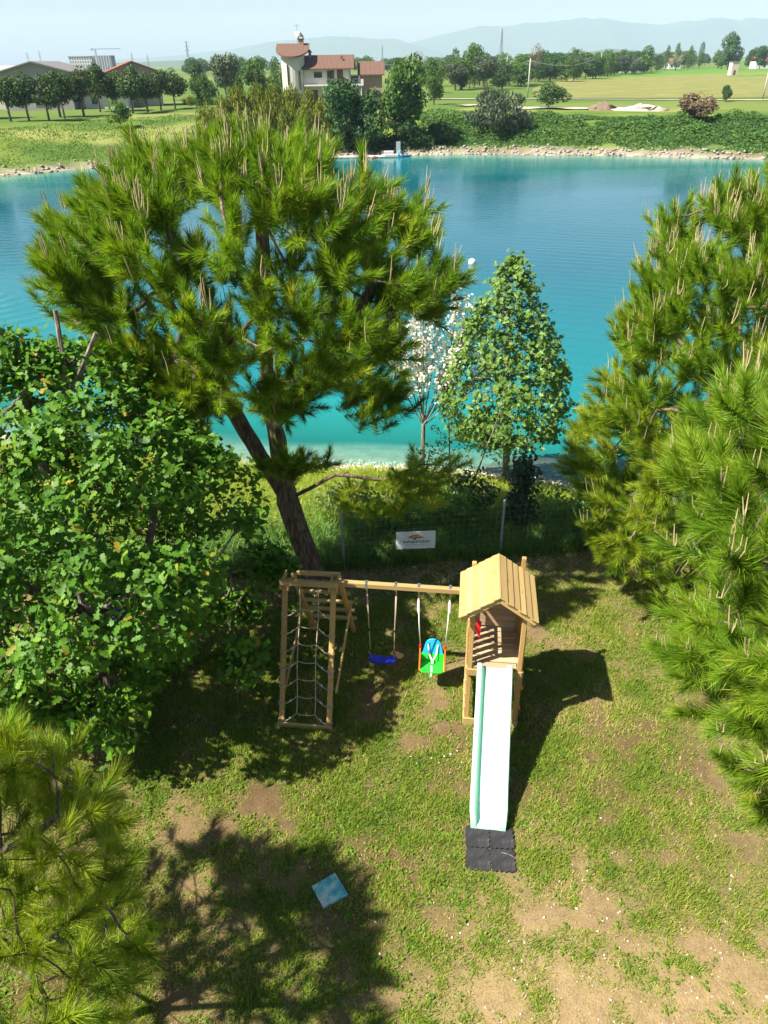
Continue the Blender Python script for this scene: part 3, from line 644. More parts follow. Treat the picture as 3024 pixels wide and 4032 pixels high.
cherry()
# ivy-wrapped stump, and thin saplings by the fence
iz = gz(3.2, 14.7)
tg = np.concatenate([ell_pts(R1, 150, (3.2, 14.7, .45), (.34, .34, 1.0), .5), ell_pts(R1, 60, (3.15, 14.7, 1.5), (.3, .28, .5), .4)])
leafy('ivy_stump', 'dark ivy covered stump standing up behind the fence', (3.2, 14.7, iz), [[(3.2, 14.7, iz - .1), (3.2, 14.7, .6), (3.15, 14.7, 1.4)]], tg, 35, .10, OVAL, (.09, .15), 6, 'darkleaf', 'greybark', spread=.08, cat='shrub')
for k, (x, y, h, lab) in enumerate(((1.75, 16.6, 2.7, 'thin leaning sapling with small dark leaves behind the white sign'), (.75, 15.6, 1.7, 'small bushy sapling between the white sign and the pine'), (2.3, 17.3, 3.0, 'tall wispy sapling arching in front of the gravel shore'))):
    z0 = gz(x, y); r = np.random.default_rng(50 + k); q = np.array([x + .5 * (k - .3), y, z0 + h]); q0 = np.array([x, y, z0]); tp = np.array([q0 + (q - q0) * u + r.normal(0, .18 + .18 * (1 - u), 3) * [1, 1, .6] for u in r.uniform(.2, 1, 70)])
    leafy('sapling', lab, (x, y, z0), [[q0 - [0, 0, .05], (q0 + q) / 2, q]], tp, 60 + k, .022, OVAL, (.05, .09), 7, 'weed', 'greybark', spread=.05, cat='sapling')

for k, (x, y, w, h, ml, lab) in enumerate(((.1, 14.5, .8, .9, 'weed', 'tangled low bush behind the fence just beside the forked pine'), (1.55, 14.7, .9, 1.0, 'weed', 'tangled bush right behind the white sign'), (2.1, 15.6, .8, 1.2, 'darkleaf', 'dark bramble bush behind the fence between sign and ivy stump'), (4.3, 15.0, .9, .9, 'weed', 'leafy bush behind the fence on the far side of the ivy stump'), (-.9, 15.6, .9, .8, 'youngleaf', 'pale bush on the bank behind the forked pine'), (5.3, 14.7, .7, .9, 'darkleaf', 'dark bush tucked under the bushy lake bank pine'))):
    z0 = gz(x, y); r = np.random.default_rng(90 + k); tp = ell_pts(r, 130, (x, y, z0 + h * .5), (w, w * .7, h * .6), .35); tp = tp[tp[:, 2] > z0 + .08]
    leafy('bush', lab, (x, y, z0), [[(x, y, z0 - .05), (x, y, z0 + .15), (x + .03, y, z0 + h * .4)]], tp, 95 + k, .03, OVAL, (.06, .12), 8, ml, 'greybark', spread=.08, cat='bush')

# ------------------------------------------------------------------ wooden play set
ps = thing('play_set', 'wooden play set with roofed tower, swing beam and sloping climbing ladder frame on the lawn', 'play set', (1.29, 8.65, 0), RAD(-7))
PW, PD = .85, 1.05                                              # tower width and depth
def post(x, y, z1): MB().box((x - .035, y - .035, -.02), (x + .035, y + .035, z1)).build('post', M['wood_z'], ps, bevel=.005)
post(.035, .035, 2.46); post(PW - .035, .035, 2.46); post(.035, PD - .035, 2.60); post(PW - .035, PD - .035, 2.74)
for i in range(7):                                              # platform boards
    y0 = .005 + i * .15
    MB().box((.005 if 0 < i < 6 else .078, y0 + .012, 1.255), (PW - .005 if 0 < i < 6 else PW - .078, y0 + .137, 1.28)).build('floor_plank', M['floorwood'], ps, bevel=.003)
for nm, a, b in (('front_rail', (-.005, -.028, 1.12), (PW + .005, -.002, 1.252)), ('rear_rail', (-.005, PD + .002, 1.12), (PW + .005, PD + .028, 1.252)), ('base_board', (-.02, -.03, 0), (PW + .02, -.003, .15)), ('base_board', (0, PD + .003, 0), (PW, PD + .03, .12))):
    MB().box(a, b).build(nm, M['wood'], ps, bevel=.004)
for x in (-.028, PW + .002): MB().box((x, .0, 1.12), (x + .026, PD, 1.245)).build('side_rail', M['wood_y'], ps, bevel=.004); MB().box((x, 0, 0), (x + .026, PD, .12)).build('base_board', M['wood_y'], ps, bevel=.004)
for i in range(6):                                              # boards of the back wall
    z0 = 1.33 + i * .122; MB().box((.074, PD - .068, z0), (PW - .074, PD - .046, z0 + .114)).build('back_wall_board', M['floorwood'], ps, bevel=.003)
for i in range(6):                                              # upright slats of the side walls
    y0 = .085 + i * .158
    MB().box((-.024, y0, 1.25), (-.002, y0 + .095, 2.02)).build('side_wall_slat', M['wood_z'], ps, bevel=.003)
    MB().box((PW + .002, y0, 1.25), (PW + .024, y0 + .12, 2.02)).build('side_wall_slat', M['wood_z'], ps, bevel=.003)
for x in (-.001, PW - .021): MB().box((x, .072, 1.93), (x + .022, PD - .072, 2.0)).build('hand_rail', M['wood_y'], ps, bevel=.003)
for i in range(8):                                              # climbing wall below, with coloured grips
    z0 = .13 + i * .122; MB().box((PW + .003, .02, z0), (PW + .024, PD - .02, z0 + .117)).build('climbing_wall_board', M['wood_y'], ps, bevel=.003)
m_or = flat('orange_plastic', (.85, .17, .02), .4, .06)
for y, z in ((.18, .28), (.42, .55), (.14, .78), (.66, .95)):
    MB().lathe([(.005, 0), (.05, .005), (.045, .03), (.02, .042), (.004, .044)], 10).build('climbing_grip', m_or, ps, (PW + .024, y, z), 0, True).rotation_euler = (0, RAD(90), 0)
for i in range(3): MB().bar((-.012, .05, .3 + i * .3), (-.012, PD - .05, .3 + i * .3), .022, .07).build('side_rung', M['wood_y'], ps, bevel=.003)
RX, RZ, HALF, DROP = .41, 2.79, .56, .40                        # roof: ridge runs front to back
for y in (-.10, PD - .12):
    for sx in (-1, 1): MB().bar((RX + sx * .003, y, RZ - .055), (RX + sx * HALF, y, RZ - DROP - .055), .045, .085, (0, 0, 1)).build('rafter', M['wood'], ps, bevel=.004)
sl = math.hypot(HALF, DROP); ang = math.atan2(DROP, HALF)
for sx in (-1, 1):
    for i in range(6):
        s = .062 + i * .117; cx = RX + sx * (s * math.cos(ang)); cz = RZ - s * math.sin(ang) + .012
        Mx = Matrix.Translation((cx, 0, cz)) @ Matrix.Rotation(sx * (ang - .11), 4, 'Y')
        MB().box((-.072, -.145 - .012 * (i % 2), -.009), (.072, PD - .05, .009), Mx).build('roof_plank', M['wood_y'], ps, bevel=.003)
# swing beam and its metal brackets
BY, BZ = .88, 2.12
MB().bar((-2.28, BY, BZ), (.03, BY - .02, BZ), .09, .09).build('swing_beam', M['wood'], ps, bevel=.006)
HANG = (-1.72, -1.23, -.85, -.335)
for x in HANG:
    b = MB().box((x - .022, BY - .052, BZ - .05), (x + .022, BY - .047, BZ + .05)).box((x - .022, BY + .047, BZ - .05), (x + .022, BY + .052, BZ + .05)).box((x - .022, BY - .052, BZ + .046), (x + .022, BY + .052, BZ + .051)).box((x - .022, BY - .052, BZ - .055), (x + .022, BY + .052, BZ - .048)).build('bracket', M['metal'], ps)
    MB().lathe([(.003, 0), (.012, .001), (.011, .008), (.003, .01)], 8).build('bolt', M['black'], b, (x, BY, BZ + .051))
    MB().tube([(x + .018 * math.cos(a), BY, BZ - .072 + .018 * math.sin(a)) for a in np.linspace(0, 6.283, 13)], .005, 5, False).build('ring', M['metal'], b)
# A-shaped ladder frame carrying the climbing net
XL, XR, YF, YB, ZT = -3.05, -2.24, -.33, 2.12, 2.14
for x in (XL, XR):
    MB().bar((x, YF, -.02), (x, .74, ZT + .05), .085, .07, (0, -1, 0)).build('front_leg', M['wood_z'], ps, bevel=.006)
    MB().bar((x + (.09 if x == XL else .06), YB, -.02), (x + (.09 if x == XL else .06), .92, ZT + .06), .07, .085, (0, 1, 0)).build('rear_leg', M['wood_z'], ps, bevel=.006)
    MB().bar((x + (.04 if x == XL else .10), -.05, .55), (x + (.04 if x == XL else .11), 1.62, 1.05), .03, .085).build('brace', M['wood_y'], ps, bevel=.004)
    MB().box((x - .075, .62, ZT - .04), (x - .045, 1.06, ZT + .055)).build('gusset', M['wood_y'], ps, bevel=.004)
    MB().box((x + .048, .62, ZT - .05), (x + .075, .86, ZT + .045)).build('gusset', M['wood_y'], ps, bevel=.004)
MB().box((XL - .07, .62, ZT + .058), (XR + .07, .70, ZT + .145)).build('top_rail', M['wood'], ps, bevel=.005)
MB().box((XL + .13, 1.0, ZT + .0), (XR + .06, 1.06, ZT + .07)).build('top_rail', M['wood'], ps, bevel=.005)
MB().box((XL - .06, YF - .07, 0), (XR + .06, YF - .037, .1)).build('foot_board', M['wood'], ps, bevel=.004)
for i in range(5):
    t = .14 + i * .155; y = .92 + (YB - .92) * t + .06; z = (ZT + .06) * (1 - t)
    MB().bar((XL + .03, y, z), (XR + .16, y, z), .05, .055).build('ladder_rung', M['wood'], ps, bevel=.004)

# the rope net
net = thing('climbing_net', 'beige rope climbing net tied between the two front legs of the ladder frame', 'net', (1.29, 8.65, 0), RAD(-7))
def npt(x, s, sag=0): return (x, .72 + (YF - .72) * s - .02 + sag, 2.16 + (.06 - 2.16) * s - sag * .3)
V1, V2 = -2.80, -2.49
mb = MB()
for xv in (V1, V2): mb.tube([npt(xv + .012 * math.sin(s * 9), s, .03 * math.sin(s * 3.14)) for s in np.linspace(.0, .93, 26)], .0085, 5)
mb.build('vertical_rope', M['rope'], net, smooth=True)
clip = None
for i in range(7):
    s = .17 + i * .127
    mb = MB().tube([npt(V1 + (V2 - V1) * u, s + .012 * math.sin(u * 3.14), .03) for u in np.linspace(0, 1, 7)], .008, 5)
    for xv, xl in ((V1, XL), (V2, XR)):
        mb.tube([npt(xv + (xl - xv) * u, s + .055 * u + .015 * math.sin(u * 3.14), .03 - .05 * u) for u in np.linspace(0, 1, 8)], .008, 5)
        y, z = npt(xl, s + .055)[1:]; mb.tube([(xl + .055 * math.cos(a), y + .042 * math.sin(a) + .02, z + .02 * math.sin(a)) for a in np.linspace(0, 6.283, 13)], .007, 5, False)
    mb.build('cross_rope', M['rope'], net, smooth=True)
    for xv, xl in ((V1, XL), (V2, XR)):
        p, q = Vector(npt(xv + (xl - xv) * .33, s + .03, .025)), Vector(npt(xv + (xl - xv) * .5, s + .042, .015)); MB().tube([p, (p + q) / 2 + Vector((0, 0, .01)), q], .013, 6).build('rope_clip', M['metal'], net, smooth=True)
for xv in (V1, V2): MB().tube([npt(xv, .0), npt(xv, .09)], .012, 6).build('rope_clip', M['metal'], net, smooth=True)

# swings
def wpt(lx, ly, z): c, s = math.cos(RAD(-7)), math.sin(RAD(-7)); return (1.29 + lx * c - ly * s, 8.65 + lx * s + ly * c, z)
sx0 = (HANG[0] + HANG[1]) / 2; SZ = .50
swg = thing('swing', 'blue plastic plank swing hanging on brown ropes', 'swing', wpt(sx0, BY, SZ), RAD(-7), None)
m_blue = flat('blue_plastic', (.012, .018, .42), .38, .06, spec=.5)
prof = [(-.235, .045), (-.215, .05), (-.205, .02), (-.17, .0), (-.08, -.012), (0, -.016), (.08, -.012), (.17, 0), (.205, .02), (.215, .05), (.235, .045), (.232, .005), (.18, -.03), (.08, -.042), (0, -.045), (-.08, -.042), (-.18, -.03), (-.232, .005)]
def sweep_y(prof, ys):
    n = len(prof); V = [(x * k, y, z) for y, k in ys for x, z in prof]; F = [(i * n + j, i * n + (j + 1) % n, (i + 1) * n + (j + 1) % n, (i + 1) * n + j) for i in range(len(ys) - 1) for j in range(n)]
    return MB().add(V, F + [tuple(range(n))[::-1], tuple((len(ys) - 1) * n + j for j in range(n))])
sweep_y(prof, [(-.085, .95), (-.07, 1), (.07, 1), (.085, .95)]).build('seat', m_blue, swg, smooth=False)
for k, xh in ((-1, HANG[0] - sx0), (1, HANG[1] - sx0)):
    top = BZ - .075 - SZ; xs = k * .205
    MB().tube([(xh, 0, top - .12), (xh + (xs - xh) * .3, .006, top * .68), (xh + (xs - xh) * .62, 0, top * .4), (xs, 0, .02)], .0085, 6).build('rope', M['rope'], swg, smooth=True)
    MB().tube([(xh + .012, .0, top - .12), (xh + (xs - xh) * .3 + .012, 0, top * .68), (xh + (xs - xh) * .55, .004, top * .45)], .007, 6).build('rope', M['rope'], swg, smooth=True)
    MB().tube([(xh, 0, top + .02), (xh + .008, 0, top - .05), (xh, 0, top - .13)], .010, 6).build('carabiner', M['metal'], swg, smooth=True)
    for u in (.42, .10): MB().tube([(xh + (xs - xh) * (1 - u), 0, top * u - .02), (xh + (xs - xh) * (1 - u), 0, top * u + .03)], .016, 6).build('rope_adjuster', M['black'], swg)
tx0 = (HANG[2] + HANG[3]) / 2; TZ = .50
tod = thing('toddler_swing', 'toddler swing seat with blue back, green seat and orange arms on white straps', 'swing', wpt(tx0, BY - .06, TZ), RAD(-7))
m_green = flat('green_plastic', (.02, .52, .03), .35, .06, spec=.5); m_cyan = flat('cyan_plastic', (.01, .36, .72), .35, .05, spec=.5); m_red = flat('red_plastic', (.70, .012, .02), .4, .06)
def shell(outline, f, th):
    """thin curved panel: outline in (x,s), f maps to 3-D"""
    n = len(outline); a = [f(x, s, 0) for x, s in outline]; b = [f(x, s, th) for x, s in outline]
    return MB().add(a + b, [tuple(range(n))[::-1], tuple(range(n, 2 * n))] + [(i, (i + 1) % n, n + (i + 1) % n, n + i) for i in range(n)])
bk = lambda x, s, t: (x, .10 + .09 * s + t * .95 + .25 * x * x * -1, .02 + s * .40)
out = [(-.185, .30), (-.165, .46), (-.15, .62), (-.135, .78), (-.105, .90), (-.06, .98), (0, 1.0), (.06, .98), (.105, .90), (.135, .78), (.15, .62), (.165, .46), (.185, .30)]
back = shell(out, bk, .02).build('backrest', m_cyan, tod, bevel=.004)
for x, s, a, b in ((-.06, .72, .022, .05), (.03, .62, .028, .032), (-.03, .45, .022, .022), (.075, .44, .032, .018)):
    P = [bk(x + a * math.cos(q), s + b * 1.6 * math.sin(q), 0) for q in np.linspace(0, 6.283, 13)[:-1]]; MB().add([(p[0], p[1] - .004, p[2]) for p in P] + [(p[0], p[1] + .012, p[2]) for p in P], [tuple(range(12))[::-1], tuple(range(12, 24))] + [(i, (i + 1) % 12, 12 + (i + 1) % 12, 12 + i) for i in range(12)]).build('vent_dark_disc', M['black'], back)  # black discs stand in for the dark of open vents
mb = shell([(-.205, -.02), (-.195, .31), (.195, .31), (.205, -.02)], bk, .022)
mb.prism([(-.205, .12), (-.215, -.10), (-.20, -.17), (-.16, -.20), (.16, -.20), (.20, -.17), (.215, -.10), (.205, .12)], -.02, .01)
mb.build('seat', m_green, tod, bevel=.005)
for k, xh in ((-1, HANG[2] - tx0), (1, HANG[3] - tx0)):
    MB().prism([(-.17, -.02), (-.14, .02), (.0, .36), (.02, .36), (.03, .30), (.0, .22), (.10, .14), (.12, .02), (.05, -.02)], -.012, .012, Matrix.Translation((k * .215, 0, .02)) @ Matrix.Rotation(RAD(90), 4, 'Z') @ Matrix.Rotation(RAD(90), 4, 'X')).build('side_arm', m_or, tod, bevel=.003)
    MB().tube([(k * .215, .012, .37), (k * .215, .012, .44)], .02, 8).build('rope_cap', m_red, tod)
    top = BZ - .075 - TZ
    MB().tube([(k * .215, .012, .44), (xh * .6 + k * .215 * .4, .02, .9), (xh, .05, top - .14)], .010, 6).build('strap', M['whiterope'], tod, smooth=True)
    MB().tube([(xh, .05, top - .14), (xh + .016, .05, top - .22), (xh + .012, .04, top - .4), (xh, .04, top - .48), (xh - .014, .04, top - .38), (xh - .014, .05, top - .22), (xh, .05, top - .14)], .008, 6).build('strap', M['whiterope'], tod, smooth=True)
    MB().tube([(xh, .06, top + .02), (xh, .055, top - .05), (xh, .05, top - .15)], .010, 6).build('carabiner', M['metal'], tod, smooth=True)
    MB().bar((k * .085, .145, .33), (k * .06, .085, .16), .022, .006, (0, -1, .3)).bar((k * .06, .085, .16), (k * -.015, -.02, .05), .022, .006, (0, -1, .6)).build('harness_strap', M['whiterope'], tod)
MB().bar((0, -.19, .012), (-.01, -.05, .016), .024, .006).bar((0, -.19, .012), (-.012, -.215, -.07), .024, .006, (0, -1, 0)).build('harness_strap', M['whiterope'], tod)
MB().box((-.032, -.232, -.115), (.012, -.21, -.07)).build('buckle', m_green, tod, bevel=.003)

# slide
sld = thing('slide', 'long pale mint plastic slide running down from the tower', 'slide', (1.435, 6.66, 0), RAD(-8.2))
def _slide(n):
    v = n.obj(); return n.pbr(n.mix(n.noise(3, 3, v), (.40, .72, .56), (.45, .75, .61)), .32, None, 0, .5)
m_slide = mat('mint_plastic', _slide)
pathp = [(-.045, .005, .35), (-.04, .05, .5), (-.02, .085, .7), (.03, .10, .9), (.14, .11, 1), (.3, .15, 1), (.5, .26, 1), (.75, .44, 1), (1.0, .63, 1), (1.25, .82, 1), (1.5, 1.015, 1), (1.68, 1.155, 1), (1.78, 1.225, 1), (1.85, 1.262, 1), (1.90, 1.285, .9), (1.96, 1.292, .6)]
half_o = [(.272, .045), (.276, .12), (.262, .145), (.214, .148), (.198, .13), (.186, .05), (.165, .012), (.13, .0)]
prof_top = [(-x, z) for x, z in half_o] + [(x, z) for x, z in half_o[::-1]]
under = [(.20, -.014), (.225, .04), (.238, .115), (.249, .04)]
prof_all = prof_top + [(.249, .042), (.236, .118), (.216, .045), (.185, -.012)] + [(-.185, -.012), (-.216, .045), (-.236, .118), (-.249, .042)]
n = len(prof_all); V = []
for i, (y, z, h) in enumerate(pathp):
    wfac = 1 - .10 * max(0, (.1 - y)) / .15
    V += [(x * wfac, y, z + (zz * h if zz > 0 else zz)) for x, zz in prof_all]
F = [(i * n + j, i * n + (j + 1) % n, (i + 1) * n + (j + 1) % n, (i + 1) * n + j) for i in range(len(pathp) - 1) for j in range(n)] + [tuple(range(n))[::-1], tuple((len(pathp) - 1) * n + j for j in range(n))]
MB().add(V, F).build('chute', m_slide, sld, smooth=False)
MB().box((-.20, -.04, .0), (.20, .06, .07)).build('foot', m_slide, sld, bevel=.012)

# red plastic flag in the tower, toy on the grass
fl = thing('toy_flag', 'small red plastic toy hanging inside the slatted side wall of the tower', 'toy', wpt(.17, .30, 1.62), RAD(-7))
MB().add([(0, 0, 0), (.012, -.005, .34), (-.05, .01, .36), (-.10, .0, .20), (0, .02, 0), (.012, .012, .34), (-.05, .03, .36), (-.10, .02, .20)], [(0, 1, 2, 3), (7, 6, 5, 4), (0, 4, 5, 1), (1, 5, 6, 2), (2, 6, 7, 3), (3, 7, 4, 0)]).build('body', m_red, fl)
MB().tube([(.01, .0, .33), (-.06, .02, .40), (-.17, .05, .42)], .008, 6).build('cord', m_red, fl)
m_toy = flat('faded_orange_plastic', (.75, .38, .09), .5, .25, 14)
toy = thing('toy_scoop', 'faded orange plastic toy lying on the shaded grass near the blue swing', 'toy', (.21, 10.3, gz(.21, 10.3) + .02), .2)
MB().prism([(-.11, .10), (-.13, .06), (-.10, .03), (-.04, .03), (-.02, -.08), (.04, -.11), (.10, -.07), (.12, -.02), (.06, .05), (.0, .10), (-.06, .12)], -.01, .035).build('body', m_toy, toy, bevel=.012)

# black rubber tiles
def _rubber(n):
    v = n.obj(); a = n.noise(9, 5, v, .7); b = n.noise(90, 3, v)
    return n.pbr(n.ramp(a, [(.35, (.018, .018, .022)), (.6, (.032, .031, .035)), (.8, (.12, .10, .085))]), .75, n.bump(b, .3, .004), 0, .25)
m_rub = mat('rubber', _rubber)
def tile_outline(s):
    P = []; k = 9
    for side in range(4):
        a = side * math.pi / 2; c_, s_ = math.cos(a), math.sin(a)
        for i in range(k):
            u0 = -s / 2 + s * i / k; u1 = u0 + s / k; d = .010 if i % 2 else -.004
            for u in (u0 + .002, u1 - .002): x, y = u, -s / 2 - d; P.append((x * c_ - y * s_, x * s_ + y * c_))
    return P
tcx, tcy, tw = 1.425, 6.33, .34
for (i, j, lab) in ((-1, 1, 'black rubber tile under the slide end, on the side of the swings'), (1, 1, 'black rubber tile under the slide end, on the side away from the swings'), (-1, -1, 'black rubber tile one step out from the slide end, on the side of the swings'), (1, -1, 'black rubber tile out from the slide end, away from the swings, a twig on it')):
    a = RAD(-5); x = tcx + (i * math.cos(a) - j * math.sin(a)) * tw / 2; y = tcy + (i * math.sin(a) + j * math.cos(a)) * tw / 2
    mt = MB().prism(tile_outline(tw - .012), -.02, .022).build('rubber_tile', m_rub, None, (x, y, .012 + .004 * (i + j)), a + RAD((i * 2 + j) * .5)); tag(mt, lab, 'rubber tile', 'rubber tiles at the slide foot')
tw_ = MB().tube([(1.56, 6.25, .05), (1.62, 6.23, .056), (1.70, 6.2, .05), (1.80, 6.12, .045)], [.004, .006, .005, .003], 5).build('twig', M['greybark']); tag(tw_, 'thin pale twig lying across a rubber tile', 'twig')
tw_ = MB().tube([(1.62, 2.92, .02), (1.72, 3.05, .035), (1.86, 3.22, .04), (1.93, 3.30, .03)], [.012, .016, .015, .010], 6).build('stick', M['straw']); tag(tw_, 'pale broken stick lying on the sandy earth', 'stick')
# teal mosaic slab
def _teal(n):
    v = n.obj((36, 36, 1)); br = n.new('TexBrick'); br.offset = 0; br.inputs['Scale'].default_value = 1; br.inputs['Mortar Size'].default_value = .06; br.inputs['Brick Width'].default_value = 1; br.inputs['Row Height'].default_value = 1
    br.inputs['Color1'].default_value = (1, 1, 1, 1); br.inputs['Color2'].default_value = (.8, .85, .85, 1); br.inputs['Mortar'].default_value = (.45, .5, .5, 1); n.link(v, br.inputs['Vector'])
    c = n.ramp(n.noise(8, 3, n.obj(), .5), [(.34, (.62, .60, .54)), (.44, (.38, .64, .60)), (.55, (.16, .50, .50)), (.66, (.07, .34, .40)), (.78, (.34, .62, .58))])
    return n.pbr(n.mix(1.0, c, br.outputs['Color'], 'MULTIPLY'), .6, None, 0, .25)
ml = MB().prism([(-.19, -.16), (.17, -.19), (.18, .17), (-.18, .18)], -.02, .03).build('mosaic_slab', mat('teal_mosaic', _teal), None, (-.80, 5.75, .015), RAD(33), bevel=.004); tag(ml, 'small square teal mosaic slab lying flat on the lawn', 'slab')

# fence with its sign
FP = [(-7.85, 12.45), (-4.37, 12.81), (-.9, 13.17), (2.59, 13.53), (6.05, 13.9), (9.5, 14.25)]
fence = thing('wire_fence', 'low wire mesh fence on grey steel posts along the lake side of the lawn', 'fence', (FP[0][0], FP[0][1], 0))
m_post = flat('galvanised_post', (.34, .37, .40), .5, .2, 9, .4)
for x, y in FP:
    MB().lathe([(.028, -.2), (.03, 0), (.028, 1.42), (.02, 1.45), (.004, 1.455)], 10).build('post', m_post, fence, (x - FP[0][0], y - FP[0][1], gz(x, y)), 0, True)
for (a, b), (c_, d_) in zip(FP[:-1], FP[1:]):
    mb = MB(); za, zb = gz(a, b), gz(c_, d_); L = math.hypot(c_ - a, d_ - b)
    for k in range(10): z = .06 + k * .14; mb.tube([(a - FP[0][0], b - FP[0][1] - .03, za + z), (c_ - FP[0][0], d_ - FP[0][1] - .03, zb + z)], .0018, 3, False)
    for k in range(int(L / .12)):
        u = k * .12 / L; x = a + (c_ - a) * u - FP[0][0]; y = b + (d_ - b) * u - FP[0][1] - .03; mb.tube([(x, y, za + .03), (x, y, za + 1.33)], .0014, 3, False)
    mb.build('wire_mesh', m_post, fence)
sg = thing('sign', 'white sign with rainbow, cloud and black lettering hung on the wire fence', 'sign', (.675, 13.235, .42), RAD(4.5)); sg.rotation_euler[0] = RAD(-4); sg.rotation_euler[1] = RAD(1.2)
m_sign = flat('white_sign', (.84, .86, .88), .35, .05, 3)
U = .86 / 850
MB().box((-.43, 0, 0), (.43, .008, .43)).build('board', m_sign, sg, bevel=.002)
def sxy(x, y): return ((x - 772) * U, (600 - y) * U * 1.0)
def face(pts, y): return [(p[0], y, p[1]) for p in pts]
Lp = [np.array([600, 325.]), np.array([765, 382.])]; Rp = [np.array([945, 330.]), np.array([872, 346.])]; Cp = [np.array([772, 182.]), np.array([795, 309.])]
cols = [(.62, .02, .03), (.85, .22, .03), (.90, .68, .10), (.22, .42, .10), (.05, .25, .50), (.20, .03, .34)]
def bz2(i, t): k = i / 6; l, r_, c = [a[0] * (1 - k) + a[1] * k for a in (Lp, Rp, Cp)]; return (1 - t) ** 2 * l + 2 * t * (1 - t) * c + t * t * r_
for i, cc in enumerate(cols):
    ts = np.linspace(0, 1, 15); up = [sxy(*bz2(i, t)) for t in ts]; lo = [sxy(*bz2(i + 1, t)) for t in ts]
    MB().add(face(up, -.003) + face(lo, -.003), [(k, 15 + k, 16 + k, k + 1) for k in range(14)]).build('rainbow_band', flat('sign_ink', cc, .4, .04), sg)
cl = [(445, 430), (460, 395), (500, 372), (560, 365), (580, 340), (630, 325), (690, 335), (735, 360), (765, 385), (800, 390), (830, 375), (870, 345), (930, 338), (990, 352), (1030, 395), (1075, 405), (1105, 440), (1100, 490), (1060, 515), (1010, 520), (950, 510), (900, 512), (820, 508), (760, 495), (710, 485), (660, 497), (590, 490), (540, 500), (490, 490), (455, 465)]
sm = []
for i in range(len(cl)):
    p0, p1, p2, p3 = [np.array(cl[(i + k) % len(cl)], float) for k in (-1, 0, 1, 2)]
    for t in (0, .33, .66): sm.append(.5 * (2 * p1 + (p2 - p0) * t + (2 * p0 - 5 * p1 + 4 * p2 - p3) * t * t + (3 * p1 - p0 - 3 * p2 + p3) * t ** 3))
MB().tube([(sxy(*p)[0], -.002, sxy(*p)[1]) for p in sm + sm[:1]], .0028, 4, False).build('cloud_outline', flat('grey_ink', (.22, .27, .36), .4, .04), sg)
def lettering(txt, name, width, xc, yb, m, off):
    cu = bpy.data.curves.new(name, 'FONT'); cu.body = txt; cu.offset = off; cu.extrude = .0; cu.align_x = 'CENTER'; cu.space_character = 1.12
    o = bpy.data.objects.new('tmp', cu); C.objects.link(o); dg = bpy.context.evaluated_depsgraph_get(); dg.update()
    me = bpy.data.meshes.new_from_object(o.evaluated_get(dg)); bpy.data.objects.remove(o); bpy.data.curves.remove(cu)
    xs = [v.co.x for v in me.vertices]; k = width / (max(xs) - min(xs)); x0, z0 = sxy(xc, yb)
    for v in me.vertices: v.co = (x0 + v.co.x * k, -.0035, z0 + v.co.y * k * 1.08)
    me.materials.clear(); me.materials.append(m); return link(name, me, sg)
m_ink = flat('black_ink', (.015, .014, .02), .4, .02)
lettering('wakeparadise', 'lettering', 572 * U, 780, 448, m_ink, .014)
lettering('CABLE PARK', 'small_lettering', 160 * U, 968, 474, flat('grey_ink_small', (.25, .25, .28), .4, .02), 0)

# blue slatted bench under the oak
bn = thing('bench', 'blue slatted bench half hidden under the oak leaves', 'bench', (-4.75, 11.2, gz(-4.75, 11.2)), .15)
m_bl = flat('blue_paint', (.03, .13, .42), .5, .15)
for k in range(4): MB().box((-.55, -.2 + k * .1, .42), (.55, -.12 + k * .1, .445)).build('seat_slat', m_bl, bn, bevel=.003)
for k in range(4): MB().box((-.55, .205 + k * .012, .5 + k * .1), (.55, .225 + k * .012, .575 + k * .1)).build('back_slat', m_bl, bn, bevel=.003)
for x in (-.45, .45):
    for y in (-.15, .17): MB().box((x - .025, y - .025, 0), (x + .025, y + .025, .42 if y < 0 else .9), None).build('leg', m_bl, bn)

# ------------------------------------------------------------------ across the lake
def on(x, y, dz=0): return (x, y, gz(x, y) + dz)
BIG = {}
BIG['green'] = foliage('far_leaves', [(0, (.030, .080, .014)), (.6, (.075, .150, .024)), (1, (.16, .24, .045))], .25, .6, .2)
BIG['dark'] = foliage('far_dark_leaves', [(0, (.018, .055, .014)), (.6, (.042, .105, .024)), (1, (.09, .17, .04))], .2, .6, .2)
BIG['pine'] = foliage('far_pine', [(0, (.022, .055, .013)), (.6, (.050, .095, .020)), (1, (.12, .17, .035))], .2, .6, .2)
BIG['gold'] = foliage('golden_conifer', [(0, (.055, .085, .010)), (.45, (.14, .175, .016)), (1, (.34, .33, .03))], .2, .6, .2)
BIG['grey'] = foliage('grey_green_leaves', [(0, (.040, .065, .038)), (.6, (.085, .12, .066)), (1, (.18, .22, .13))], .2, .6, .2)
BIG['brown'] = foliage('tamarisk', [(0, (.09, .075, .04)), (.5, (.20, .145, .085)), (1, (.33, .24, .15))], .2, .7, .2, (1, 1, 1))
BIG['fresh'] = foliage('fresh_leaves', [(0, (.045, .11, .018)), (.6, (.10, .19, .026)), (1, (.19, .27, .05))], .25, .6, .2)
BIG['white'] = foliage('far_blossom', [(0, (.10, .14, .06)), (.55, (.24, .26, .17)), (1, (.50, .50, .40))], .2, .7, .2)
BIG['ivy'] = foliage('bank_ivy', [(0, (.020, .065, .012)), (.6, (.050, .125, .020)), (1, (.12, .20, .035))], .2, .6, .2)
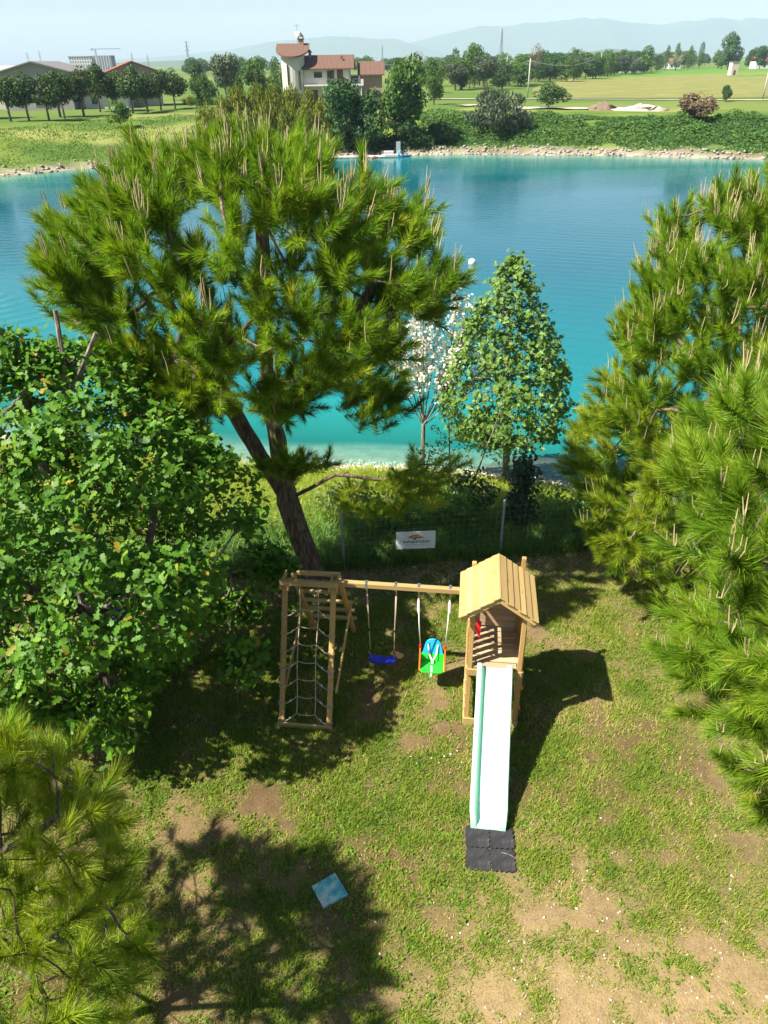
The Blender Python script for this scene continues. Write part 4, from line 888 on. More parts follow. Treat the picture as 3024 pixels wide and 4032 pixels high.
def cloud(n, lobes, size, seed, ny=.55, vert=0.0):
    """leaf clumps over several lobes: (cx,cy,cz,rx,ry,rz); unit tree: height 1, width 1"""
    r = np.random.default_rng(seed); lb = np.array(lobes, float); wgt = (lb[:, 3] * lb[:, 5]); k = r.choice(len(lb), n, p=wgt / wgt.sum())
    d = unit(r.normal(size=(n, 3))); rad = .62 + .45 * r.random((n, 1)) ** .7; P = lb[k, :3] + d * lb[k, 3:] * rad
    keep = vnoise(P[:, 0] + 5, P[:, 1] + 5, P[:, 2] + seed, 5.5) > .30; P, d = P[keep], d[keep]; n = len(P)
    nr = unit(d * 1.0 + r.normal(0, ny, (n, 3)) + [0, 0, .2]); Rm = frames(nr, r)
    if vert: x = unit(np.array([0, 0, 1.]) + r.normal(0, .35, (n, 3))); y = unit(np.cross(nr, x)); Rm = np.stack([x, y, np.cross(x, y)], -1)
    TV = np.array([[-1, 0, 0], [-.2, -.55, .12], [1.1, 0, -.1], [.1, .6, .1]]) if not vert else np.array([[-1.3, 0, 0], [0, -.4, .1], [1.6, 0, .25], [0, .4, .1]])
    V, F = inst(TV, np.array([[0, 1, 2], [0, 2, 3]]), P, Rm, r.uniform(.6, 1.25, n) * size)
    return V, F, np.repeat(np.clip(r.normal(.45, .24, n), 0, 1), 4)
def lobes_round(seed, n, c=(0, 0, .62), R=(.36, .36, .30), s=.22):
    r = np.random.default_rng(seed); d = unit(r.normal(size=(n, 3))); q = np.array(c) + d * np.array(R) * r.uniform(.45, .85, (n, 1))
    return [(0, 0, c[2], R[0] * .75, R[1] * .75, R[2] * .8)] + [(*p, s * r.uniform(.7, 1.2), s * r.uniform(.7, 1.2), s * r.uniform(.6, 1.0)) for p in q]
TPL = {}
def trunk_mesh(h0, r0, limbs, seed, name='trunk'):
    r = np.random.default_rng(seed); mb = MB(); mb.tube([(0, 0, -.03), (r.normal(0, .01), 0, h0 * .5), (r.normal(0, .02), 0, h0)], [r0 * 1.2, r0, r0 * .75], 7)
    for k in range(limbs):
        a = 6.283 * k / limbs + r.random(); q = .28 + .1 * r.random(); mb.tube([(0, 0, h0 * r.uniform(.75, 1)), (math.cos(a) * q * .5, math.sin(a) * q * .5, h0 + .18), (math.cos(a) * q, math.sin(a) * q, h0 + .35)], [r0 * .6, r0 * .4, r0 * .15], 5)
    return mb.mesh(name, M['greybark'], True)
def template(key, variants, n, size, lob, mats, trunk, ny=.55, vert=0.0):
    TPL[key] = []
    for v in range(variants):
        V, F, va = cloud(n, lob(v), size, hash(key) % 97 + v if False else 200 + 13 * len(TPL) + v, ny, vert)
        TPL[key].append((npmesh('crown', V, F, BIG[mats], var=va), trunk_mesh(*trunk, 300 + v)))
template('broad', 3, 3600, .030, lambda v: lobes_round(400 + v, 12, (0, 0, .54), (.38, .38, .40), .20), 'green', (.30, .022, 5))
template('dark', 2, 4200, .030, lambda v: lobes_round(420 + v, 10, (0, 0, .52), (.42, .42, .42), .22), 'dark', (.25, .022, 5))
template('olive', 1, 2600, .026, lambda v: lobes_round(430 + v, 12, (0, 0, .64), (.42, .42, .30), .16), 'grey', (.40, .020, 7))
template('row_pine', 3, 2600, .036, lambda v: lobes_round(440 + v, 9, (0, 0, .64), (.42, .42, .28), .22), 'pine', (.48, .028, 5), .6)
template('gold', 3, 3000, .034, lambda v: [(0, 0, .38, .36, .36, .40), (.05, 0, .68, .24, .24, .32), (-.16, .05, .55, .20, .2, .34), (.2, -.1, .5, .18, .2, .36), (0, -.2, .5, .22, .2, .4)], 'gold', (.2, .02, 3), .7, 1.0)
template('poplar', 2, 2200, .024, lambda v: [(0, 0, .55, .24, .24, .42), (.05, 0, .35, .27, .27, .25), (-.04, .03, .78, .17, .17, .22)], 'green', (.25, .016, 3))
template('fresh', 2, 2600, .036, lambda v: lobes_round(460 + v, 9, (0, 0, .5), (.40, .40, .42), .2), 'fresh', (.2, .016, 4))
template('grey', 1, 5200, .026, lambda v: lobes_round(470, 16, (0, 0, .52), (.44, .40, .40), .15), 'grey', (.25, .018, 8), .8, 1.0)
template('round', 1, 3000, .030, lambda v: lobes_round(480, 9, (0, 0, .46), (.42, .42, .42), .2), 'dark', (.2, .02, 5))
template('brown', 1, 3000, .030, lambda v: lobes_round(490, 12, (0, 0, .52), (.42, .40, .38), .17), 'brown', (.2, .02, 8), .9)
template('white', 2, 2400, .030, lambda v: lobes_round(500 + v, 9, (0, 0, .58), (.38, .38, .34), .2), 'white', (.3, .02, 5))
template('bare', 1, 900, .022, lambda v: lobes_round(510, 10, (0, 0, .62), (.34, .34, .34), .14), 'brown', (.45, .02, 9))
_tc = {}
def far_tree(key, x, y, h, w, name, label, group=None, cat='tree', z=None, d=None):
    i = _tc.get(key, 0); _tc[key] = i + 1; cr, tr = TPL[key][i % len(TPL[key])]
    t = thing(name, label, cat, (x, y, gz(x, y) - .05 if z is None else z), (i * 2.4) % 6.28 if key != 'grey' else 0, group)
    t.scale = (w, d or w, h); link('crown', cr, t); link('trunk', tr, t); return t
# row of pines along the far lane
rt0 = np.random.default_rng(5)
for x, y, h in ((-61.97, 140.7, 6.4), (-58.6, 140.0, 6.5), (-55.4, 140.4, 6.2), (-54.8, 146.0, 7.0), (-53.95, 153.4, 7.6), (-55.2, 166.6, 7.1), (-52.4, 169.0, 6.7), (-46.8, 160, 6.8), (-45.1, 164.1, 5.9), (-44.0, 170.1, 6.6), (-42.2, 174.7, 6.5), (-45.1, 216, 7.0), (-57.8, 152, 6.4)):
    far_tree('row_pine', x, y, h * rt0.uniform(1.02, 1.16), rt0.uniform(5.6, 7.2), 'pine_tree', 'dark round-headed pine in the planted row across the lake', 'row of pines across the lake')
far_tree('broad', -72, 150, 12.5, 8.5, 'tree', 'tall tree with feathery leaves towering over the row of pines', None)
far_tree('olive', -30.4, 170, 10.7, 8.4, 'tree', 'tall airy grey green tree standing between the pine row and the villa', None)
far_tree('broad', -25.5, 178, 10.6, 7.0, 'tree', 'full green tree next to the villa stair tower', None)
far_tree('poplar', -23.2, 196, 9.2, 6.0, 'tree', 'narrow pale tree close to the villa stair tower wall', None)
far_tree('broad', -34.4, 165, 7.0, 5.0, 'tree', 'small green tree at the end of the pine row', None)
for x, y, h in ((-23.9, 116, 5.9), (-22, 119, 6.2), (-19.9, 121, 6.4), (-17.5, 122, 6.6), (-15, 122, 6.8), (-12.5, 122, 6.5), (-10, 121, 6.4), (-7.6, 119, 6.2), (-22, 115.5, 5.2), (-19, 117, 5.6), (-16, 118, 5.8), (-13, 118, 5.6), (-10.2, 117.6, 5.4)):
    far_tree('gold', x, y, h, 4.6, 'golden_conifer', 'golden green conifer of the dense hedge below the villa', 'golden conifers of the villa hedge')
far_tree('dark', -5.0, 117.5, 9.4, 8.0, 'tree', 'dark leafy tree at the end of the golden hedge, tall pointed top', None)
far_tree('dark', -1.2, 117.3, 7.8, 7.2, 'tree', 'low dark tree leaning over the shore by the jetty', None)
far_tree('broad', 3.7, 119, 12.2, 8.8, 'tree', 'big dense green tree on the shore beside the jetty', None)
far_tree('dark', 4.0, 118.2, 4.0, 6.0, 'shrub', 'dark undergrowth at the foot of the big shore tree', None, 'shrub')
far_tree('dark', 8.8, 119.5, 3.0, 5.5, 'shrub', 'dark shady shrub between the big shore tree and the grey green shrub', None, 'shrub')
far_tree('broad', 11.7, 175, 8.0, 5.4, 'tree', 'mid green tree behind the big shore tree', None)
far_tree('bare', 11.1, 230, 11.3, 6.0, 'tree', 'thin brownish tree top showing above the big shore tree', None)
far_tree('grey', 18.0, 121, 6.9, 11.4, 'shrub', 'huge grey green weeping shrub on the far bank', None, 'shrub', d=8)
far_tree('round', 31.6, 155, 4.7, 7.4, 'shrub', 'dome shaped dark green bush at the edge of the field', None, 'shrub')
far_tree('brown', 45.4, 118.5, 4.6, 7.6, 'shrub', 'brownish pink feathery shrub on the far bank', None, 'shrub')
far_tree('dark', 70.4, 170, 3.2, 2.8, 'shrub', 'lone small dark bush standing in the field by the path', None, 'shrub')
far_tree('fresh', -40.3, 130, 4.6, 4.6, 'shrub', 'fresh bright green bush alone on the grassy bank', None, 'shrub')
far_tree('broad', -1.7, 210, 9.3, 5.5, 'tree', 'green tree top rising behind the villa side wing', None)
far_tree('broad', 29.2, 270, 13.5, 9.0, 'tree', 'tallest green tree at the field edge behind the grey green shrub', None)
far_tree('poplar', 25.4, 280, 11.6, 7.0, 'tree', 'upright narrow tree beside the tallest field edge tree', None)
far_tree('bare', 61, 330, 14.5, 9.0, 'tree', 'tall half bare brown tree rising out of the field edge trees', None)
rt = np.random.default_rng(77)
for x, y, h in ((74, 380, 10.4), (81.5, 390, 8.9), (88, 400, 10.7), (97.5, 420, 12.1), (103.6, 420, 9.2), (114, 440, 10.4), (123, 450, 8.7), (131.6, 460, 11.2), (144, 480, 10.4), (150, 480, 12.5), (170, 520, 9.0), (26, 262, 9.2), (31.5, 250, 8.9), (15, 240, 8), (20, 300, 9), (36, 300, 8.5), (41, 330, 9.5), (57, 350, 9), (66, 365, 9.6), (48, 290, 7), (160, 500, 9.5), (38.5, 262, 7), (64, 340, 8), (110, 430, 9), (137, 470, 10)) + tuple((float(22 + 150 * u + rt.uniform(-6, 6)), float(236 + 275 * u + rt.uniform(0, 45)), float(rt.uniform(6, 9.5))) for u in np.linspace(0, 1, 44)) + tuple((float(80 + 190 * u + rt.uniform(-8, 8)), float(520 + 190 * u + rt.uniform(0, 60)), float(rt.uniform(9, 13))) for u in np.linspace(0, 1, 34)):
    far_tree(('broad', 'dark', 'poplar', 'fresh', 'olive', 'broad')[int(rt.integers(0, 6))], x, y, h * 1.08, h * rt.uniform(1.05, 1.45), 'tree', 'green tree in the long belt of trees along the far field edge', 'belt of trees along the far field')
for x, y, h in ((46.7, 300, 8.2), (51.6, 300, 7.2), (44, 285, 6.5), (118, 445, 9), (92, 405, 8), (55, 310, 6.5), (190, 545, 11)):
    far_tree('white', x, y, h, h * .95, 'tree', 'pale blossoming tree in the belt along the far field edge', 'pale blossoming trees along the far field')
for x, y, h in ((181.6, 540, 14), (194.8, 560, 16), (203.2, 560, 14), (225.3, 600, 17)):
    far_tree('poplar', x, y, h, h * .5, 'poplar', 'tall pointed poplar in the group beyond the green field', 'poplars beyond the green field')
far_tree('dark', 229.3, 560, 21.5, 16, 'tree', 'single big dark tree standing next to the concrete hut', None)
for x, y, h in ((250, 560, 14), (262, 600, 13)):
    far_tree('dark', x, y, h, 12, 'tree', 'round dark tree at the field edge beyond the concrete hut', 'round dark trees beyond the concrete hut')
for k in range(90):                                              # far off wood on the plain, as separate trees
    x = rt.uniform(-330, 420); y = rt.uniform(520, 900); h = rt.uniform(8, 13)
    if -260 < x * 700 / y < 420 and not -.46 < x / y < -.22: far_tree(('broad', 'dark')[k % 2], x, y, h, h * 1.3, 'tree', 'small hazy tree far out on the plain', 'hazy trees far out on the plain')
for x, y in ((-62, 195), (-66, 200), (-58, 206), (-40, 200), (-36, 215), (-70, 190), (-84, 160), (-88, 185), (-48, 230), (-30, 240), (-20, 235), (-52, 215)):
    far_tree('broad', x, y, rt.uniform(5, 6.5), rt.uniform(5, 7), 'tree', 'garden tree among the houses behind the pine row', 'garden trees behind the pine row')

# bank vegetation, rocks and far grass: masses nobody could count
def far_stuff():
    r = np.random.default_rng(88)
    TV = np.array([[-1, 0, 0], [-.2, -.6, .12], [1.1, 0, -.1], [.1, .6, .1]]); TF = np.array([[0, 1, 2], [0, 2, 3]])
    n = 42000; x = r.uniform(6, 64, n); df = r.uniform(1.4, 17, n); y = far_shore(x) + df; m = fbm(x, y, 71, .28, 3); k = (m > .30) & (r.random(n) < sstep(.8, 3.5, df + (m - .5) * 8)); x, y, m, df = x[k], y[k], m[k], df[k]; n = len(x)
    hh = np.clip(.35 + 3.4 * (m - .36), 0, 1.9) * sstep(2, 6, df) * sstep(17.5, 13, df); P = np.stack([x, y, height(x, y) + hh * r.uniform(.55, 1, n)], -1)
    V, F = inst(TV, TF, P, frames(np.stack([r.normal(0, .6, n), r.normal(-.5, .6, n), np.ones(n)], -1), r), r.uniform(.09, .25, n))
    tag(link('bank_ivy', npmesh('bank_ivy', V, F, BIG['ivy'], var=np.repeat(np.clip(r.normal(.42, .2, n) + (m - .5), 0, 1), 4))), 'lush ivy and bramble covering the far bank', 'ground cover', kind='stuff')
    n = 42000; x = r.uniform(-68, -5, n); df = r.uniform(1.8, 42, n); y = far_shore(x) + df; m = fbm(x, y, 75, .2, 3); k = r.random(n) < np.clip((m - .22) * 2.4, .1, 1); x, y, m = x[k], y[k], m[k]; n = len(x)
    V, F = blades(np.stack([x, y, height(x, y)], -1), r.uniform(.12, .40, n), r.uniform(.06, .16, n), .5, r, .6)
    tag(link('bank_meadow', npmesh('bank_meadow', V, F, BIG['fresh'], var=np.repeat(np.clip(r.normal(.5, .2, n) + (m - .5) * .8, 0, 1), 5))), 'long bright green meadow grass on the bank below the pine row', 'grass', kind='stuff')
    n = 1500; x = r.uniform(-62, 70, n); df = np.abs(r.normal(.7, .9, n)); y = far_shore(x) + df - .3
    oc_ = np.array([[1, 0, 0], [-1, 0, 0], [0, 1, 0], [0, -1, 0], [0, 0, .6], [0, 0, -.6], [.7, .6, .3], [-.7, .55, .35], [-.6, -.7, .3], [.65, -.6, .35]]); fo = np.array([[4, 0, 6], [4, 6, 2], [4, 2, 7], [4, 7, 1], [4, 1, 8], [4, 8, 3], [4, 3, 9], [4, 9, 0], [5, 6, 0], [5, 2, 6], [5, 7, 2], [5, 1, 7], [5, 8, 1], [5, 3, 8], [5, 9, 3], [5, 0, 9]])
    V, F = inst(oc_, fo, np.stack([x, y, height(x, y) + .02], -1), frames(np.stack([r.normal(0, .4, n), r.normal(0, .4, n), np.ones(n)], -1), r), r.uniform(.08, .42, n) ** 1.2)
    tag(link('shore_rocks', npmesh('shore_rocks', V, F, flat('shore_rock', (.28, .245, .205), .9, .35, 1.5))), 'pale broken rocks lying along the far waterline', 'rocks', kind='stuff')
    n = 2400; x = r.uniform(-3, 9, n); y = near_shore(x) + r.uniform(-1.4, .7, n)
    V, F = inst(oc_, fo, np.stack([x, y, height(x, y) + .01], -1), rand_rot(n, r), r.uniform(.02, .075, n))
    tag(link('shore_gravel', npmesh('shore_gravel', V, F, flat('gravel', (.55, .47, .40), .9, .3, 4))), 'pinkish gravel at the near water edge', 'gravel', kind='stuff')
    n = 9000; x = r.uniform(-24, 8, n); df = r.uniform(.8, 5, n); y = far_shore(x) + df; V, F = inst(TV, TF, np.stack([x, y, height(x, y) + r.uniform(0, 1.3, n)], -1), rand_rot(n, r), r.uniform(.1, .25, n))
    tag(link('shore_undergrowth', npmesh('shore_undergrowth', V, F, BIG['dark'], var=np.repeat(r.random(n) * .7, 4))), 'dark undergrowth hanging over the shore below the villa hedge', 'undergrowth', kind='stuff')
far_stuff()

# fields, lane and paths as sheets just above the ground
def sheet(name, pts, m, dz, sub=12):
    """a strip given by left and right edge points, draped over the ground"""
    V = []; F = []
    L, Rr = np.array(pts[0], float), np.array(pts[1], float); t = np.linspace(0, len(L) - 1, sub * (len(L) - 1) + 1)
    ip = lambda A: np.stack([np.interp(t, np.arange(len(A)), A[:, k]) for k in (0, 1)], -1)
    a, b = ip(L), ip(Rr); nu = 9; n = len(a)
    for i in range(n):
        for u in np.linspace(0, 1, nu): p = a[i] * (1 - u) + b[i] * u; V.append((p[0], p[1], gz(p[0], p[1]) + dz))
    F = [(i * nu + j, i * nu + j + 1, (i + 1) * nu + j + 1, (i + 1) * nu + j) for i in range(n - 1) for j in range(nu - 1)]
    return tag(link(name, npmesh(name, V, F, m, True)), kind='structure')
def _field(n, a, b, c, sc_):
    v = n.obj((1, 1, 1)); w = n.new('TexWave'); w.inputs['Scale'].default_value = .11; w.inputs['Distortion'].default_value = 1.5; w.bands_direction = 'Y'; n.link(v, w.inputs['Vector'])
    return n.pbr(n.mix(n.math('MULTIPLY', w.outputs['Fac'], .6), n.ramp(n.noise(sc_, 5, v, .7), [(.35, a), (.65, b)]), c), .95, None, 0, .1)
sheet('stubble_field', [[(36, 196), (48, 262), (70, 330), (85, 372)], [(84, 182), (130, 255), (160, 300), (330, 560)]], mat('stubble', lambda n: _field(n, (.095, .14, .028), (.19, .20, .06), (.22, .175, .075), .12)), .12)
sheet('green_field', [[(88, 378), (120, 440), (190, 560)], [(165, 312), (340, 575), (600, 1000)]], mat('young_crop', lambda n: _field(n, (.07, .17, .02), (.11, .21, .028), (.085, .175, .028), .05)), .10)
m_gravel = mat('gravel_path', lambda n: n.pbr(n.ramp(n.noise(2, 5, n.obj(), .7), [(.35, (.26, .24, .20)), (.65, (.40, .37, .32))]), .95))
sheet('path', [[(-14, 206), (14, 198), (40, 189.5), (80, 170.5), (120, 150)], [(-14, 208.5), (14, 201), (40, 192), (80, 173), (120, 152.5)]], m_gravel, .18)
sheet('path', [[(14, 170), (24, 158), (34, 150.5), (50, 147)], [(20, 172), (28, 161), (36, 153), (50, 149.5)]], m_gravel, .20)
m_dirt = flat('heaped_earth', (.17, .12, .085), .95, .4, 2); m_sand = flat('heaped_sand', (.42, .37, .31), .95, .12, 1)
def heap(name, label, cat, x, y, w, d, h, m, seed):
    r = np.random.default_rng(seed); n = 18; V = []; F = []
    for j, k in enumerate(np.linspace(1, 0, 7)):
        for i in range(n): a = 6.283 * i / n; q = k * (1 + .25 * r.normal() * (0 < k < 1)); V.append((q * w / 2 * math.cos(a), q * d / 2 * math.sin(a), max(-.1, h * (1 - k ** 3) * (1 + .16 * r.normal()))))
    F = [(j * n + i, j * n + (i + 1) % n, (j + 1) * n + (i + 1) % n, (j + 1) * n + i) for j in range(6) for i in range(n)] + [tuple(6 * n + i for i in range(n))]
    o = MB().add(V, F).build(name, m, None, on(x, y, -.02), 0, True); tag(o, label, cat)
heap('earth_heap', 'brown earth heap with brush next to the sand heap on the far bank', 'heap', 40.2, 150, 5, 3, 1.1, m_dirt, 1)
heap('sand_heap', 'pale sand heap on the far bank', 'heap', 46, 146, 9, 3, .9, m_sand, 2)

# buoy, jetty and boats
by = thing('buoy', 'white buoy floating alone on the lake', 'buoy', (6.05, 49.84, WATER)); by.scale = (.8, .8, .8)
MB().lathe([(.02, -.25), (.25, -.15), (.30, .05), (.31, .2), (.24, .34), (.12, .41), (.03, .42)], 16).build('float', flat('white_plastic', (.62, .60, .57), .5, .05), by, smooth=True)
MB().tube([(-.05, 0, .39), (.0, 0, .47), (.05, 0, .39)], .02, 6).build('ring', M['metal'], by)
jt = thing('jetty', 'low white floating jetty along the far shore', 'jetty', (-4, 113.2, WATER))
m_white = flat('white_paint', (.45, .45, .44), .6, .08, 3)
for k in range(8): MB().box((-4.6 + k * 1.2, -.7, .08), (-3.45 + k * 1.2, .7, .22)).build('deck_section', m_white, jt, bevel=.02)
for k in range(4): MB().lathe([(.1, -.8), (.1, .7), (.03, .75)], 8).build('pile', flat('pile_wood', (.16, .12, .09), .9), jt, (-4.2 + k * 2.9, .85, 0))
pf = thing('floating_platform', 'grey floating platform with an upright grey panel by the jetty', 'platform', (1.9, 113.6, WATER))
MB().box((-1.5, -.8, .05), (1.3, .8, .35)).build('deck', flat('grey_deck', (.38, .38, .37), .8, .15, 3), pf, bevel=.03)
MB().box((.55, .2, .35), (1.15, .3, 1.9)).build('panel', flat('grey_panel', (.30, .34, .36), .6, .1), pf, bevel=.01)
MB().box((-1.2, -.3, .35), (.2, .5, .75)).build('crate', flat('grey_crate', (.45, .44, .42), .7, .2, 4), pf, bevel=.02)
kb = [(-1.5, 0), (-1.1, .28), (-.4, .38), (.4, .38), (1.1, .28), (1.5, 0), (1.1, -.28), (.4, -.38), (-.4, -.38), (-1.1, -.28)]
for nm, lab, c_, p, rz in (('kayak', 'orange kayak moored beside the grey platform', (.72, .16, .05), (-.6, 112.4, WATER), 1.2), ('pedal_boat', 'blue and white pedal boat moored at the end of the platform', (.03, .14, .36), (3.6, 113.4, WATER), .6)):
    b = thing(nm, lab, 'boat', p, rz); b.scale = (.75, .75, .75); MB().prism(kb, -.1, .28).build('hull', flat(nm + '_hull', c_, .4, .06), b, bevel=.05)
    MB().prism([(x * .5, y * .55) for x, y in kb], .2, .42 if nm == 'pedal_boat' else .3).build('seat', m_white if nm == 'pedal_boat' else M['black'], b, bevel=.03)
    if nm == 'pedal_boat': MB().tube([(-1.3, 0, .2), (-1.4, 0, .8), (-1.0, 0, 1.1), (-.5, 0, .9)], [.16, .14, .13, .1], 10).build('slide_chute', flat('cyan_hull', (.08, .45, .70), .4), b, smooth=True)

# ------------------------------------------------------------------ buildings
def tiles(name, c1, c2, s=1.0):
    def b(n):
        w = n.new('TexWave'); w.bands_direction = 'X'; w.inputs['Scale'].default_value = 1.1 * s; n.link(n.obj(), w.inputs['Vector'])
        col = n.mix(n.noise(1.6 * s, 4, n.obj(), .7), c1, c2); col = n.mix(n.math('MULTIPLY', w.outputs['Fac'], .5), col, [q * .55 for q in c1])
        return n.pbr(col, .85, n.bump(w.outputs['Fac'], .6, .08), 0, .2)
    return mat(name, b)
m_tile = tiles('brown_roof_tiles', (.115, .062, .046), (.20, .120, .092)); m_tile_r = tiles('red_roof_tiles', (.24, .075, .045), (.34, .13, .08))
m_plaster = flat('cream_plaster', (.52, .49, .43), .9, .08, .6, bump=.1); m_white_p = flat('white_plaster', (.58, .57, .55), .9, .05, .6)
m_brick = flat('dull_brick', (.33, .21, .155), .9, .22, 3); m_glass = flat('window_glass', (.03, .035, .04), .12, .2, 1, spec=.6); m_shut = flat('brown_shutter', (.10, .045, .025), .6, .15, 3); m_eave = flat('dark_eave', (.07, .05, .04), .7, .1)
m_iron = flat('railing_iron', (.35, .36, .36), .5, .1, 3, .6)
hz = 1.45
vil = thing('villa', 'cream two storey villa with round stair tower, brown tiled roofs and a long balcony', 'house', (-12, 188, hz))
# local: x from -9 (tower) to +13; y towards +: away; z from the ground
MB().box((-4.2, 0, 0), (5.8, 9, 6.9)).build('wall', m_plaster, vil)
MB().box((8.1, 1.5, 0), (13.0, 10, 5.6)).build('side_wing', m_brick, vil)
MB().box((5.81, 1.0, 0), (8.09, 9, 5.4)).build('link_wall', m_plaster, vil)
n = 28; RS = lambda y: 9.15 + (y + 2.6) * .42                   # stair tower under a one-pitch roof that is round in front
ring = [(2.55 * math.cos(6.283 * i / n), 2.55 * math.sin(6.283 * i / n)) for i in range(n)]
MB().add([(x, y, 0) for x, y in ring] + [(x, y, RS(y) - .05) for x, y in ring], [(i, (i + 1) % n, n + (i + 1) % n, n + i) for i in range(n)] + [tuple(range(n, 2 * n))]).build('stair_tower', m_plaster, vil, (-6.55, 1.2, 0))
poly = [(3.6 * math.cos(a), 3.5 * math.sin(a) * .98) for a in np.linspace(math.pi, 2 * math.pi, 22)] + [(3.6, 2.4), (-3.6, 2.4)]; k = len(poly)
MB().add([(x, y, RS(y)) for x, y in poly] + [(x, y, RS(y) + .28) for x, y in poly], [tuple(range(k))[::-1], tuple(range(k, 2 * k))] + [(i, (i + 1) % k, k + (i + 1) % k, k + i) for i in range(k)]).build('tower_roof', m_tile, vil, (-6.45, 1.2, 0))
for a, z0, z1, w in ((-1.95, 3.6, 7.6, .28), (-.95, 2.8, 6.4, .28)):
    x, y = -6.55 + 2.56 * math.cos(a), 1.2 + 2.56 * math.sin(a); f = MB().bar((x, y, z0), (x, y, z1), .62, .14, (-math.sin(a), math.cos(a), 0)).build('window', m_eave, vil); MB().bar((x + .06 * math.cos(a), y + .06 * math.sin(a), z0 + .1), (x + .06 * math.cos(a), y + .06 * math.sin(a), z1 - .1), .16, .40, (math.cos(a), math.sin(a), 0)).build('pane', m_glass, f)
def pitched(mb, x0, x1, y0, y1, zr, ze, ov, th=.22):
    ym = (y0 + y1) / 2
    for ya in (y0 - ov, y1 + ov):
        mb.add([(x0, ya, ze), (x1, ya, ze), (x1, ym, zr), (x0, ym, zr), (x0, ya, ze - th), (x1, ya, ze - th), (x1, ym, zr - th), (x0, ym, zr - th)], [(0, 1, 2, 3), (7, 6, 5, 4), (0, 4, 5, 1), (1, 5, 6, 2), (2, 6, 7, 3), (3, 7, 4, 0)])
    return mb
rf = pitched(MB(), -4.6, 6.9, 0, 9, 9.3, 6.75, 1.0).build('roof', m_tile, vil)
pitched(MB(), 7.6, 13.6, 1.5, 10, 8.0, 5.5, .7).build('wing_roof', m_tile, vil)
for x, y, z, s in ((-2.9, 3.6, 8.3, 1.0), (4.1, 2.2, 7.6, .8)):
    ch = MB().box((x - .3 * s, y - .3 * s, z), (x + .3 * s, y + .3 * s, z + 1.5 * s)).build('chimney', m_brick, rf); MB().lathe([(.5 * s, 0), (.45 * s, .1), (.1, .55 * s), (.02, .62 * s)], 8).build('cap', m_eave, ch, (x, y, z + 1.5 * s))
ch = MB().box((-5.2, 2.6, 9.6), (-4.1, 3.6, 12.2)).build('chimney', m_brick, vil); MB().box((-5.35, 2.45, 12.2), (-3.95, 3.75, 12.4)).lathe([(.7, 0), (.1, .8), (.02, .85)], 8, (-4.65, 3.1, 12.7)).box((-5.2, 2.6, 12.4), (-5.05, 3.6, 12.75)).box((-4.25, 2.6, 12.4), (-4.1, 3.6, 12.75)).build('cap', m_eave, ch)
dsh = MB().tube([(-5.4, 3.2, 10.5), (-5.4, 3.2, 15.0)], .05, 6).box((-6.3, 3.18, 14.7), (-4.7, 3.22, 14.76)).build('antenna', m_iron, vil); MB().lathe([(.02, 0), (.35, .05), (.55, .16)], 16).build('dish', m_white_p, dsh, (-5.4, 2.95, 13.2)).rotation_euler = (RAD(80), 0, 0)
def opening(x0, x1, z0, z1, y, m, nm='window', y_out=.06):
    f = MB().box((x0 - .1, y - y_out, z0 - .1), (x1 + .1, y + .1, z1 + .1)).build(nm, m_white_p if m is m_glass else m_eave, vil); MB().box((x0, y - y_out - .03, z0), (x1, y - .02, z1)).build('pane' if m is m_glass else 'shutter', m, f); return f
opening(-2.0, -.2, 5.0, 6.1, 0, m_glass); opening(.9, 1.7, 3.9, 6.3, 0, m_glass, 'door'); opening(1.8, 2.4, 3.9, 6.3, 0, m_shut, 'door'); opening(3.2, 4.3, 3.9, 6.4, 0, m_shut, 'door'); opening(6.1, 7.8, 3.9, 5.3, 1.0, m_glass, 'door')
opening(-2.6, -1.4, .6, 2.6, 0, m_shut, 'door'); opening(1.2, 2.2, .3, 2.6, 0, m_glass, 'door'); opening(9.3, 10.2, 1.2, 2.5, 1.5, m_glass); opening(11.2, 12.0, 1.2, 2.5, 1.5, m_glass)
bl = MB().box((-4.1, -1.7, 3.45), (8.9, -.005, 3.72)).build('balcony', m_white_p, vil)
for k in range(14): MB().box((-4.0 + k * .98, -1.66, 3.72), (-3.95 + k * .98, -1.61, 4.7)).build('baluster', m_iron, bl)
MB().box((-4.05, -1.67, 4.7), (8.85, -1.6, 4.76)).box((-4.05, -1.655, 4.2), (8.85, -1.615, 4.23)).build('rail', m_iron, bl)
MB().box((8.3, -1.7, 3.73), (8.9, -.01, 4.6)).build('parapet', m_white_p, bl)
for x in (-3.8, 0.2, 4.2, 8.4): MB().lathe([(.16, 0), (.14, 3.44)], 10).build('column', m_plaster, vil, (x, -1.4, 0))

